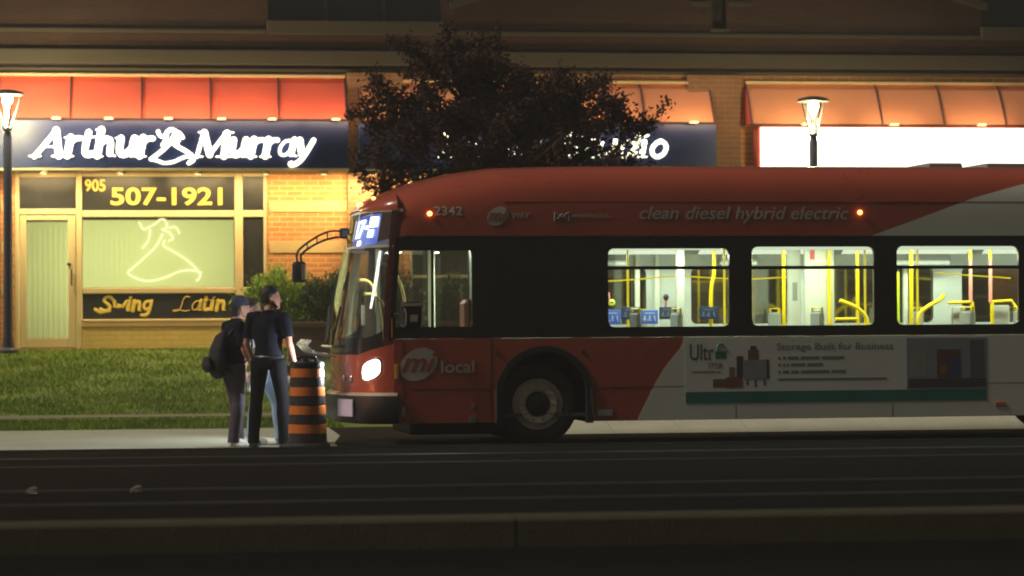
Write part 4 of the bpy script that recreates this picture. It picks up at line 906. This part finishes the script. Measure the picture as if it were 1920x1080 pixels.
for pts in ([(-1.55, 2.2, 1.25), (-1.62, 2.15, 1.7), (-1.75, 2.0, 1.95), (-1.9, 1.8, 1.98)], [(-1.50, 1.5, 1.25), (-1.62, 1.5, 1.62), (-1.76, 1.35, 1.78), (-1.92, 1.1, 1.80)], [(-1.4, 1.1, 1.2), (-1.45, 1.1, 1.8), (-1.6, 1.0, 2.1), (-1.8, .8, 2.16)]):
    P_(MB().tube(cr(pts, 5), .018, 8), "handrail", hr, smooth=True)
def stanchion(pts, m=yel, r=.023): return P_(MB().tube(pts, r, 10), "stanchion", m, smooth=True)
Y0 = .8
stanchion(cr([(2.29, Y0, .4), (2.29, Y0, 1.72), (2.33, Y0, 2.02), (2.33, Y0, 2.39)], 5))
for x in (3.21, 4.15): stanchion([(x, Y0, .4), (x, Y0, 2.39)])
stanchion([(3.85, Y0+.2, .4), (3.85, Y0+.2, 2.39)]); stanchion([(4.66, Y0, .4), (4.66, Y0, 2.04)], mat("rail_lime", (.60, .72, .02), .35), .028); stanchion([(4.84, Y0, .4), (4.84, Y0, 2.39)], yel, .026); stanchion([(4.98, Y0+.4, .4), (4.98, Y0+.4, 2.39)], yel, .013)
for x in (5.61, 5.87): stanchion([(x, Y0, 2.20), (x, Y0, 2.39)]); stanchion([(x, Y0, 1.66), (x, Y0, 2.20)], mat("rail_pink", (.75, .28, .22), .5)); stanchion([(x+.02, Y0, .5), (x+.02, Y0, 1.66)], yel, .024)
stanchion(cr([(4.92, Y0, 1.2), (4.93, Y0, 1.48), (5.04, Y0, 1.60), (5.22, Y0, 1.70), (5.26, Y0, 1.76)], 5), yel, .026)
stanchion(cr([(4.27, Y0, 1.2), (4.27, Y0, 1.44), (4.20, Y0, 1.55), (4.10, Y0, 1.62), (3.92, Y0, 1.69)], 5), yel, .026)
for x in (1.5, 2.75, 3.1, 4.6, 5.3): stanchion([(x, 1.9, .4), (x, 1.9, 2.39)], yel, .015)
stanchion([(3.86, Y0, 1.46), (4.14, Y0, 1.46)]); stanchion([(5.32, Y0, 1.655), (5.63, Y0, 1.665)], yel, .02); stanchion([(5.86, Y0, 1.665), (6.14, Y0, 1.68), (6.2, Y0, 1.6), (6.2, Y0, 1.2)], yel, .02)
P_(MB().tube(cr([(.75, 1.5, 1.955), (1.3, 1.5, 1.955), (2.0, 1.5, 2.01), (2.05, 1.5, 2.01), (2.6, 1.5, 1.98), (3.0, 1.5, 1.97), (3.6, 1.5, 2.0)], 4), .010, 6), "pull_cord", yel); P_(MB().tube([(5.4, 1.5, 2.04), (6.4, 1.5, 1.97)], .010, 6), "pull_cord", yel)
P_(MB().bbox(1.86, 1.95, .75, .85, .4, 2.39, .01), "white_post", wall_w); P_(MB().bbox(3.55, 3.93, 1.05, 1.09, .4, 2.39, .01), "white_partition", wall_w); P_(MB().bbox(3.40, 3.56, 1.25, 1.33, .4, 2.39, .01), "white_partition", wall_w)
P_(MB().bbox(3.62, 3.68, 1.04, 1.049, 2.2, 2.32, .003), "red_notice", mat("notice_red", (.55, .08, .08), .5)); P_(MB().bbox(3.45, 3.51, 1.24, 1.249, 1.70, 1.92, .003), "notice", grey_i)
for x in (.95, 1.72, 1.98, 3.0, 5.30): P_(MB().bbox(x, x+.06, BW-.16, BW-.10, .4, 2.39, .01), "white_post", wall_w)
for x0, x1 in ((1.0, 1.6), (1.2, 1.45), (2.8, 3.3), (5.0, 5.9)): P_(MB().bbox(x0, x1, BW-.30, BW-.24, 2.15, 2.32, .02), "advert_rail", grey_i)
def seat(x, y, m=grey_i):
    e = empty("seat", (x, y, .4)); e.parent = bus
    MB().bbox(-.22, .22, -.22, .22, .36, .44, .03).build("cushion", mat("seat_blue", (.05, .08, .2), .8), e)
    MB().bbox(.17, .23, -.22, .22, .45, 1.16, .03).build("back", m, e); MB().tube([(0, 0, 0), (0, 0, .36)], .04, 8).build("leg", chrome, e)
    MB().tube([(.2, -.2, .45), (.2, -.2, 1.20), (.2, .2, 1.20), (.2, .2, .45)], .016, 8).build("grab_rail", yel, e)
for x in (1.05, 1.55, 3.3, 5.2, 5.9, 6.7, 7.6, 8.4):
    for y in (.36, BW-.36): seat(x, y)
P_(MB().bbox(5.40, 5.58, .9, .94, 1.0, 1.62, .02), "seat_screen", mat("screen_pale", (.45, .46, .44), .5)); P_(MB().bbox(5.92, 6.16, .9, .94, 1.0, 1.63, .02), "seat_screen", mat("screen_pale", (.45,.46,.44)))
blue_l = mat("notice_blue", (.06, .14, .55), .4, var=.05, emit=(.1, .25, .9), estr=.18); blue_d = mat("notice_navy", (.02, .045, .13), .4)
def notice(x, z, w_, h_, m, y):
    n_ = P_(MB().bbox(x-w_/2, x+w_/2, y, y+.012, z-h_/2, z+h_/2, .004), "priority_notice", m); wm = mat("notice_icon", (.7, .75, .8), .5, var=0) if m is blue_l else mat("notice_icon_dim", (.22, .25, .3), .5, var=0)
    mb = MB(); mb.box(x-w_*.3, x+w_*.3, y-.003, y-.001, z+h_*.25, z+h_*.31)
    for k in (-1, 0, 1):
        cx = x+k*w_*.28; mb.ball((cx, y-.003, z+h_*.06), (.009, .002, .009), 8, 4); mb.tube([(cx, y-.003, z+h_*.02), (cx+.004*k, y-.003, z-h_*.18)], .007, 5); mb.tube([(cx, y-.003, z-h_*.16), (cx+.016, y-.003, z-h_*.30)], .005, 5)
        if k != 1: mb.tube([(cx-.012+.016*math.cos(a), y-.003, z-h_*.2+.016*math.sin(a)) for a in (0, 1, 2, 3, 4, 5, 6.2)], .003, 4)
    mb.build("pictogram", wm, n_)
notice(1.04, 1.50, .20, .18, blue_l, .70); notice(1.50, 1.50, .21, .17, blue_l, .70); notice(1.27, 1.548, .23, .15, blue_d, .72); notice(1.735, 1.548, .22, .15, blue_d, .72); notice(2.24, 1.545, .23, .15, blue_d, .72)
P_(MB().lathe([(.022, .012), (.045, 0), (.022, -.012), (.012, 0), (.022, .012)], 16, (1.055, .80, 1.675), 'y'), "stop_button", mat("rail_lime", (.6,.72,.02))); P_(MB().tube([(1.03, .8, 1.66), (1.02, .8, 1.80)], .01, 6), "strap", mat("rail_pink", (.75,.28,.22)))
P_(MB().ball((1.74, .85, 1.74), (.036, .03, .042), 12, 8), "mirror_ball", black, smooth=True); P_(MB().tube([(1.735, .85, 1.58), (1.738, .85, 1.70)], .014, 8), "stalk", mat("stalk_red", (.5, .10, .08), .5))
P_(MB().tube(cr([(3.44, 1.35, 1.82), (3.42, 1.35, 1.70), (3.47, 1.35, 1.62), (3.53, 1.35, 1.60)], 4), .016, 8), "red_handle", mat("stalk_red", (.5,.10,.08)))

# ------------------------------------------------------------------ traffic drum
drum = tag(empty("traffic_drum", (1.50, 29.45, 0), 0), "orange and black banded traffic drum standing before the bus nose", "traffic drum")
or_m = mat("drum_orange", (.55, .14, .02), .28, var=.12, vscale=6, coat=.3); bk_m = mat("drum_black", (.022, .018, .022), .25, var=.2, coat=.3)
MB().lathe([(.0, 0), (.255, 0), (.265, .02), (.26, .06), (.235, .085), (.225, .085)], 32).build("base", rubber, drum, True)
zb = [(.085+.10625*k, .085+.10625*(k+1)) for k in range(8)]
for k, (a, b) in enumerate(zb):
    r0, r1 = .225-.032*(a-.085)/.85, .225-.032*(b-.085)/.85
    MB().lathe([(r0-.008, a), (r0, a+.006), (r1, b-.006), (r1-.008, b)], 36).build("band", bk_m if k % 2 == 0 else or_m, drum, True)
# bands alternate black / orange from the bottom, orange topmost
for o in [c for c in drum.children if c.name.startswith("band")]: pass
MB().lathe([(.188, .935), (.196, .95), (.196, .995), (.18, 1.015), (.0, 1.02)], 36).build("top", bk_m, drum, True)
MB().tube(cr([(-.10, 0, 1.01), (-.09, 0, 1.055), (.0, 0, 1.065), (.09, 0, 1.055), (.10, 0, 1.01)], 4), .02, 8).build("handle", bk_m, drum, True)
MB().lathe([(.0, 1.02), (.06, 1.02), (.05, 1.05), (.0, 1.055)], 16, (-.03, -.05, 0)).build("lamp_socket", bk_m, drum, True)

# ------------------------------------------------------------------ people
def fuse(o, vox, it=6):
    r = o.modifiers.new("remesh", 'REMESH'); r.mode = 'VOXEL'; r.voxel_size = vox; r.use_smooth_shade = True
    s_ = o.modifiers.new("smooth", 'SMOOTH'); s_.factor = .5; s_.iterations = it
    return o
skin = mat("skin", (.42, .20, .13), .55, var=.08, vscale=12)
skin_pale = mat("skin_pale", (.50, .27, .19), .55, var=.08, vscale=12)
def head_mb(mb, c, yawd, s=1.0, tilt=0):
    """head on a neck; c = chin-level centre of the head in body space, facing +y turned by yawd degrees"""
    Q = Matrix.Rotation(R(yawd), 3, 'Z')
    def q(x, y, z): return Q @ Vector((x*s, y*s, z*s))+Vector(c)
    rows = [(-.112, .030, .045, .048), (-.100, .050, .058, .030), (-.07, .062, .078, .014), (-.03, .070, .090, .004), (.01, .074, .096, .0), (.05, .076, .099, -.004), (.085, .073, .096, -.008), (.112, .058, .078, -.010), (.128, .034, .046, -.012), (.134, .010, .014, -.012)]
    n = 18; vs = []; fs = []
    for (z, rx, ry, oy) in rows:
        for k in range(n): a = 2*math.pi*k/n; vs.append(q(rx*math.cos(a), oy+ry*math.sin(a)*(1.0 if math.sin(a) > 0 else 1.05), z))
    for i in range(len(rows)-1):
        for k in range(n): j = (k+1) % n; fs.append((i*n+k, i*n+j, (i+1)*n+j, (i+1)*n+k))
    fs += [tuple(range(n-1, -1, -1)), tuple(range((len(rows)-1)*n, len(rows)*n))]; mb.add(vs, fs)
    mb.tube([q(0, .088, .022), q(0, .106, -.005), q(0, .116, -.026), q(0, .098, -.036)], [.009, .013, .017, .010], 8)       # nose
    mb.tube([q(-.045, .082, .036), q(0, .098, .032), q(.045, .082, .036)], [.010, .012, .010], 6)                            # brow
    mb.tube([q(-.022, .084, -.060), q(0, .096, -.058), q(.022, .084, -.060)], [.007, .010, .007], 6)                         # lips
    mb.ball(q(0, .082, -.092), (.026*s, .022*s, .02*s), 10, 6)                                                               # chin
    for sx in (-1, 1): mb.tube([q(sx*.074, -.012, .022), q(sx*.086, -.020, .008), q(sx*.082, -.014, -.024), q(sx*.074, -.004, -.034)], [.012, .016, .012, .008], 8, sy=.6)  # ears
    return q
def hand_mb(mb, wrist, d, palm_n, thumb_side, s=1.0, curl=.5):
    """palm, four bent fingers of unequal length and a thumb from the palm's side"""
    d = Vector(d).normalized(); pn = Vector(palm_n); pn = (pn-d*pn.dot(d)).normalized(); sd = d.cross(pn)*thumb_side; w = Vector(wrist)
    mb.tube([w-d*.02, w+d*.03, w+d*.06, w+d*.088*s], [.025, .036, .041, .036], 10, sy=.48, ref=sd)
    for k, (o, L) in enumerate(((.028, .070), (.010, .080), (-.009, .074), (-.027, .058))):
        b = w+d*.085*s+sd*o; c1 = curl*.55; p1 = b+(d*math.cos(c1)+pn*math.sin(c1))*L*.45*s; p2 = p1+(d*math.cos(c1*2.2)+pn*math.sin(c1*2.2))*L*.33*s; p3 = p2+(d*math.cos(c1*3.2)+pn*math.sin(c1*3.2))*L*.25*s
        mb.rtube([b-d*.012, b, p1, p2, p3], [.0095, .0095, .009, .008, .0072], 8)
    b = w+d*.03+sd*.030; mb.rtube([b, b+sd*.022+d*.022+pn*.008, b+sd*.030+d*.05+pn*.018, b+sd*.026+d*.072+pn*.028], [.013, .012, .010, .008], 8)
def person(loc, ang, H, label, spec):
    """spec: joint positions in body space (x right, y forward, z up) for a 1.80 m figure"""
    e = tag(empty("person", loc, ang), label, "person"); e.scale = (H/1.8,)*3
    J = spec; sk = spec['skin']
    b = MB()
    for s_ in ('l', 'r'):
        sh, el, wr = [Vector(J[k+s_]) for k in ('sh', 'el', 'wr')]; hp, kn, an, to = [Vector(J[k+s_]) for k in ('hp', 'kn', 'an', 'to')]
        b.tube([sh, sh.lerp(el, .3), sh.lerp(el, .7), el, el.lerp(wr, .25), el.lerp(wr, .65), wr, wr+(wr-el).normalized()*.03], [.052, .050, .044, .038, .041, .034, .026, .026], 12)
        b.tube([hp+Vector((0, 0, .03)), hp.lerp(kn, .3), hp.lerp(kn, .75), kn, kn.lerp(an, .3), kn.lerp(an, .75), an], [.085, .082, .062, .054, .058, .042, .036], 12)
        b.tube([an+Vector((0, 0, .01)), an.lerp(to, .4)+Vector((0, 0, -.03)), to], [.036, .036, .028], 10, sy=.8)
        hand_mb(b, wr+(wr-el).normalized()*.01, J['hd'+s_], J['pn'+s_], J['ts'+s_], 1, J.get('curl', .6))
    pel, wa, ch, nk, hd = [Vector(J[k]) for k in ('pel', 'wa', 'ch', 'nk', 'hd')]
    b.tube([pel-Vector((0, 0, .06)), pel, wa, ch, ch.lerp(nk, .6), nk], [.145, .155, .135, .165, .13, .06], 16, sy=.66, ref=J['rt'])
    b.tube([nk-Vector((0, 0, .06)), nk, hd-Vector((0, 0, .05))], [.062, .056, .055], 12)
    q = head_mb(b, hd, J['hyaw'])
    fuse(b.build("body", sk, e, True), .0075, 3)
    ey = MB()
    for sx in (-1, 1): ey.ball(q(sx*.031, .083, .016), .012, 10, 6)
    eo = ey.build("eye", mat("eye_white", (.5, .48, .45), .3, var=0), e, True); eo["kind"] = "stuff"
    # trousers
    tr = MB()
    for s_ in ('l', 'r'):
        hp, kn, an = [Vector(J[k+s_]) for k in ('hp', 'kn', 'an')]; w = J.get('tw', 1.0); hem = Vector((0, 0, J.get('hem', -.05)))
        tr.tube([hp+Vector((0, 0, .05)), hp.lerp(kn, .25), hp.lerp(kn, .7), kn, kn.lerp(an, .3), kn.lerp(an, .8), an+hem], [.105*w, .10*w, .08*w, .072*w, .076*w, .066*w, .068*w], 14)
    tr.tube([pel-Vector((0, 0, .09)), pel-Vector((0, 0, .02)), pel.lerp(wa, .55)], [.155, .172, .158], 18, sy=.70, ref=J['rt'])
    fuse(tr.build("trousers", J['tm'], e, True), .012, 5)
    # shirt with short sleeves and collar
    st = MB(); dn = Vector((0, 0, J.get('shirt_low', .06)))
    st.tube([pel-dn, pel.lerp(wa, .5), wa, wa.lerp(ch, .6), ch, ch.lerp(nk, .45), ch.lerp(nk, .8)], [.178, .170, .160, .182, .188, .172, .115], 20, sy=.68, ref=J['rt'])
    for s_ in ('l', 'r'):
        sh, el = Vector(J['sh'+s_]), Vector(J['el'+s_]); inn = ch.lerp(nk, .5); inn = Vector((inn.x, inn.y, sh.z+.015))
        st.tube([inn.lerp(sh, .45), sh+Vector((0, 0, .0)), sh.lerp(el, .35), sh.lerp(el, J.get('sleeve', .72))], [.075, .078, .068, .066], 14)
    st.tube([nk-Vector((0, 0, .05)), nk+Vector((0, -.005, .015))], [.085, .070], 14)
    fuse(st.build("shirt", J['sm'], e, True), .012, 5)
    for s_ in ('l', 'r'):
        an, to = Vector(J['an'+s_]), Vector(J['to'+s_]); f_ = (to-an); f_.z = 0; f_ = f_.normalized()
        sh_ = MB(); hl = an-f_*.055
        sh_.tube([Vector((hl.x, hl.y, .045)), Vector((an.x, an.y, .055)), Vector((an.x, an.y, .05))+f_*.08, Vector((an.x, an.y, .04))+f_*.15, Vector((an.x, an.y, .035))+f_*.20], [.040, .048, .046, .043, .028], 14, sy=.95)
        sh_.tube([Vector((an.x, an.y, .05)), Vector((an.x, an.y, .12))], [.048, .045], 12)
        sh_.tube([Vector((hl.x, hl.y, .014))-f_*.0, Vector((an.x, an.y, .014))+f_*.08, Vector((an.x, an.y, .014))+f_*.205], [.040, .046, .036], 12, sy=.32, ref=f_.cross(Vector((0, 0, 1))))
        fuse(sh_.build("shoe", J['fm'], e, True), .008, 3)
    return e, q
def hair_mb(q, low=-.02, back=-.07, vol=1.0):
    mb = MB(); n = 18; rows = [(back, .066, .082, -.030), (-.02, .074, .092, -.026), (.02, .080, .100, -.018), (.06, .083, .105, -.012), (.10, .076, .098, -.010), (.128, .056, .072, -.012), (.150, .026, .034, -.014)]
    vs = []; fs = []
    for i, (z, rx, ry, oy) in enumerate(rows):
        for k in range(n):
            a = 2*math.pi*k/n; fr_ = math.sin(a); zz_ = z
            ryy = ry*(.5 if (fr_ > -.25 and i < 3) else .8 if (fr_ > .3 and i == 3) else 1.0); jit = 1+.05*noise.noise(Vector((k*.9, i*.9, 2)))
            vs.append(q(rx*vol*jit*math.cos(a)*(0.8 if (i < 3 and fr_ > -.25) else 1), oy+ryy*vol*jit*fr_, zz_))
    for i in range(len(rows)-1):
        for k in range(n): j = (k+1) % n; fs.append((i*n+k, i*n+j, (i+1)*n+j, (i+1)*n+k))
    fs += [tuple(range(n-1, -1, -1)), tuple(range((len(rows)-1)*n, len(rows)*n))]
    return mb.add(vs, fs)
hair_d = mat("dark_hair", (.012, .009, .008), .6, var=.4, vscale=60, bump=.25, bscale=220)
navy_t = mat("navy_shirt", (.008, .008, .015), .85, var=.2, vscale=5, bump=.9, bscale=7, spec=.1); blk_t = mat("black_trousers", (.006, .006, .007), .9, spec=.1, var=.2, bump=.8, bscale=7)
jean_d = mat("faded_dark_jeans", (.07, .055, .07), .9, spec=.1, var=.3, vscale=4, bump=.8, bscale=7); jean_l = mat("light_blue_jeans", (.30, .40, .55), .9, spec=.1, var=.25, vscale=5, bump=.8, bscale=7)
white_s = mat("pale_shoe", (.55, .54, .46), .6, var=.1); dark_s = mat("dark_shoe", (.02, .018, .016), .5, var=.2); brown_s = mat("brown_shoe", (.10, .04, .03), .6, var=.2)
# man seen from behind: faces away and to the right, head in profile
A1 = R(-28)
man, qh = person((1.085, 30.15, 0), A1, 1.88, "tall dark haired man in navy shirt and black trousers holding a tan sheet of paper", dict(
    pel=(0, 0, .97), wa=(0, .0, 1.13), ch=(0, -.01, 1.33), nk=(0, .0, 1.53), hd=(.01, .045, 1.665), hyaw=-52, rt=(1, 0, 0),
    shl=(-.205, -.01, 1.455), ell=(-.262, -.03, 1.16), wrl=(-.20, .07, .93), hdl=(.10, .25, -1), pnl=(1, 0, 0), tsl=-1,
    shr=(.205, -.01, 1.455), elr=(.265, -.02, 1.17), wrr=(.285, .08, .94), hdr=(-.1, .3, -1), pnr=(-1, 0, 0), tsr=1, curl=.75,
    hpl=(-.11, 0, .93), knl=(-.165, .02, .51), anl=(-.19, -.01, .09), tol=(-.22, .2, .03), hpr=(.11, 0, .93), knr=(.165, .02, .51), anr=(.20, -.02, .09), tor=(.25, .18, .03),
    skin=skin, tm=blk_t, sm=navy_t, fm=dark_s, sleeve=.78, shirt_low=.03))
fuse(hair_mb(qh, vol=1.03, back=-.045).build("hair", hair_d, man, True), .008, 3)
mb = MB(); mb.tube([qh(-.068, -.002, -.04), qh(-.056, .045, -.078), qh(0, .088, -.098), qh(.056, .045, -.078), qh(.068, -.002, -.04)], [.010, .014, .017, .014, .010], 10); mb.tube([qh(-.03, .084, -.046), qh(0, .099, -.044), qh(.03, .084, -.046)], [.006, .008, .006], 6)
fuse(mb.build("beard", hair_d, man, True), .008, 2)
mb = MB(); mb.tube([(math.cos(a)*.178, math.sin(a)*.122, 1.015) for a in [k*2*math.pi/20 for k in range(21)]], .016, 6, sy=1.0); mb.build("belt", mat("belt", (.01, .01, .01), .4), man)
# left figure: cap, backpack, faces right
A2 = R(-66)
lad, ql = person((.70, 30.6, 0), A2, 1.79, "person in dark cap, dark shirt and faded jeans carrying a backpack, facing the bus", dict(
    pel=(0, -.02, .96), wa=(0, .0, 1.12), ch=(0, -.01, 1.31), nk=(0, .02, 1.51), hd=(0, .085, 1.64), hyaw=-12, rt=(1, 0, 0),
    shl=(-.185, -.01, 1.43), ell=(-.22, .0, 1.15), wrl=(-.19, .12, .95), hdl=(0, .3, -1), pnl=(1, 0, 0), tsl=-1,
    shr=(.185, -.01, 1.43), elr=(.225, .02, 1.14), wrr=(.20, .15, .95), hdr=(0, .45, -1), pnr=(-1, 0, 0), tsr=1, curl=.8,
    hpl=(-.09, -.02, .92), knl=(-.10, .06, .51), anl=(-.10, .09, .09), tol=(-.10, .3, .03), hpr=(.09, -.02, .92), knr=(.10, -.0, .51), anr=(.12, -.08, .09), tor=(.13, .12, .03),
    skin=skin, tm=jean_d, sm=navy_t, fm=white_s, tw=1.08, sleeve=.8, shirt_low=.07))
fuse(hair_mb(ql, vol=1.02, back=-.11).build("hair", hair_d, lad, True), .008, 3)
cp = MB(); n = 20; rows = [(.035, .083, .108, -.012), (.07, .085, .110, -.012), (.11, .076, .099, -.012), (.14, .055, .072, -.012), (.158, .025, .033, -.012), (.162, .004, .005, -.012)]; vs = []
for (z, rx, ry, oy) in rows:
    for k in range(n): a = 2*math.pi*k/n; vs.append(ql(rx*math.cos(a), oy+ry*math.sin(a), z))
cp.add(vs, [(i*n+k, i*n+(k+1) % n, (i+1)*n+(k+1) % n, (i+1)*n+k) for i in range(len(rows)-1) for k in range(n)])
capm = mat("cap_cloth", (.03, .04, .075), .8, var=.15); co = cp.build("cap", capm, lad, True)
MB().add([ql(x*f_, y, z+dz) for dz in (0, .007) for (x, y, z, f_) in ((-.07, .07, .042, 1), (.07, .07, .042, 1), (.066, .13, .036, 1), (.03, .175, .028, 1), (-.03, .175, .028, 1), (-.066, .13, .036, 1))], [tuple(range(5, -1, -1)), tuple(range(6, 12))]+[(i, (i+1) % 6, 6+(i+1) % 6, 6+i) for i in range(6)]).build("brim", capm, co)
Ml = Matrix.Translation((.70, 30.6, 0)) @ Matrix.Rotation(A2, 4, 'Z') @ Matrix.Scale(1.79/1.8, 4)
Mm = Matrix.Translation((1.085, 30.15, 0)) @ Matrix.Rotation(A1, 4, 'Z') @ Matrix.Scale(1.88/1.8, 4)
bk = tag(empty("backpack", Ml @ Vector((0, -.165, 1.02)), A2), "dark rounded backpack slung low on the back of the person in the cap", "backpack")
bm = mat("backpack_cloth", (.011, .011, .013), .8, var=.25, bump=.3, bscale=20)
mb = MB(); mb.tube([(0, -.03, -.20), (0, -.06, -.14), (0, -.075, .0), (0, -.05, .14), (0, -.01, .27), (0, .03, .34)], [.09, .135, .15, .14, .11, .05], 20, sy=.62, ref=(1, 0, 0)); fuse(mb.build("bag", bm, bk, True), .012, 5)
mb = MB(); mb.tube([(0, -.17, -.13), (0, -.205, -.06), (0, -.195, .05)], [.09, .11, .08], 14, sy=.4, ref=(1, 0, 0)); fuse(mb.build("pocket", bm, bk, True), .012, 4)
for sx in (-1, 1): MB().tube(cr([(sx*.10, .03, .30), (sx*.125, .12, .40), (sx*.13, .24, .36), (sx*.14, .325, .20), (sx*.17, .22, -.02), (sx*.13, .02, -.14)], 5), .022, 8, sy=.35, ref=(1, 0, 0)).build("strap", bm, bk, True)
def paper(M, corners, label, m):
    P = [M @ Vector(c) for c in corners]; c0 = sum(P, Vector())/4; e = tag(empty("paper_sheet", c0), label, "paper"); rows = []
    nrm = (P[1]-P[0]).cross(P[3]-P[0]).normalized()
    for i in range(7):
        rows.append([(P[0].lerp(P[1], j/6)).lerp(P[3].lerp(P[2], j/6), i/6)-c0+nrm*.018*math.sin(math.pi*i/6) for j in range(7)])
    mb = MB(); mb.grid(rows); o = mb.build("sheet", m, e, True); so = o.modifiers.new("thick", 'SOLIDIFY'); so.thickness = .002
paper(Mm, [(.10, .16, .68), (.24, .20, .58), (.31, .14, .84), (.19, .10, .93)], "tan sheet of paper held low in the tall man's right hand", mat("paper_tan", (.42, .36, .22), .85, var=.08))
paper(Ml, [(.25, .03, .66), (.27, .13, .62), (.28, .15, .86), (.26, .07, .89)], "small white sheet of paper in the hand of the person in the cap", mat("paper_white", (.75, .78, .75), .85, var=.05))
# third figure mostly hidden behind the tall man
A3 = R(-95)
per3, q3 = person((1.03, 31.0, 0), A3, 1.76, "person in pale shirt and light blue jeans mostly hidden behind the tall man", dict(
    pel=(0, 0, .96), wa=(0, .0, 1.12), ch=(0, -.06, 1.31), nk=(0, -.13, 1.51), hd=(.0, -.115, 1.655), hyaw=10, rt=(1, 0, 0),
    shl=(-.185, -.01, 1.43), ell=(-.22, -.04, 1.15), wrl=(-.20, .07, .93), hdl=(0, .2, -1), pnl=(1, 0, 0), tsl=-1,
    shr=(.185, -.01, 1.43), elr=(.22, -.17, 1.16), wrr=(.20, -.20, .92), hdr=(0, .1, -1), pnr=(-1, 0, 0), tsr=1,
    hpl=(-.09, 0, .92), knl=(-.10, .18, .50), anl=(-.10, .22, .09), tol=(-.11, .42, .03), hpr=(.09, 0, .92), knr=(.12, -.07, .50), anr=(.13, -.13, .09), tor=(.15, .08, .03),
    skin=skin_pale, tm=jean_l, sm=mat("pale_shirt", (.45, .46, .45), .85, var=.1), fm=white_s, sleeve=.8))
fuse(hair_mb(q3, vol=1.02).build("hair", mat("brown_hair", (.05, .028, .015), .6, var=.4, vscale=60), per3, True), .008, 3)

# ------------------------------------------------------------------ haze added to lift the darks and give the lamps a glow
hz = MB(); hz.box(-75, 105, -22, 64, -1.2, 14)
hm = bpy.data.materials.new("added_haze"); hm.use_nodes = True; hn = hm.node_tree; hn.nodes.remove(hn.nodes["Principled BSDF"])
hv = hn.nodes.new("ShaderNodeVolumePrincipled"); hv.inputs["Density"].default_value = .0019; hv.inputs["Color"].default_value = (.9, .9, .88, 1); hv.inputs["Anisotropy"].default_value = .35
hn.links.new(hv.outputs[0], hn.nodes["Material Output"].inputs["Volume"])
tag(hz.build("haze", hm), "thin added haze lifting the darks and glowing round the lamps", kind='stuff')
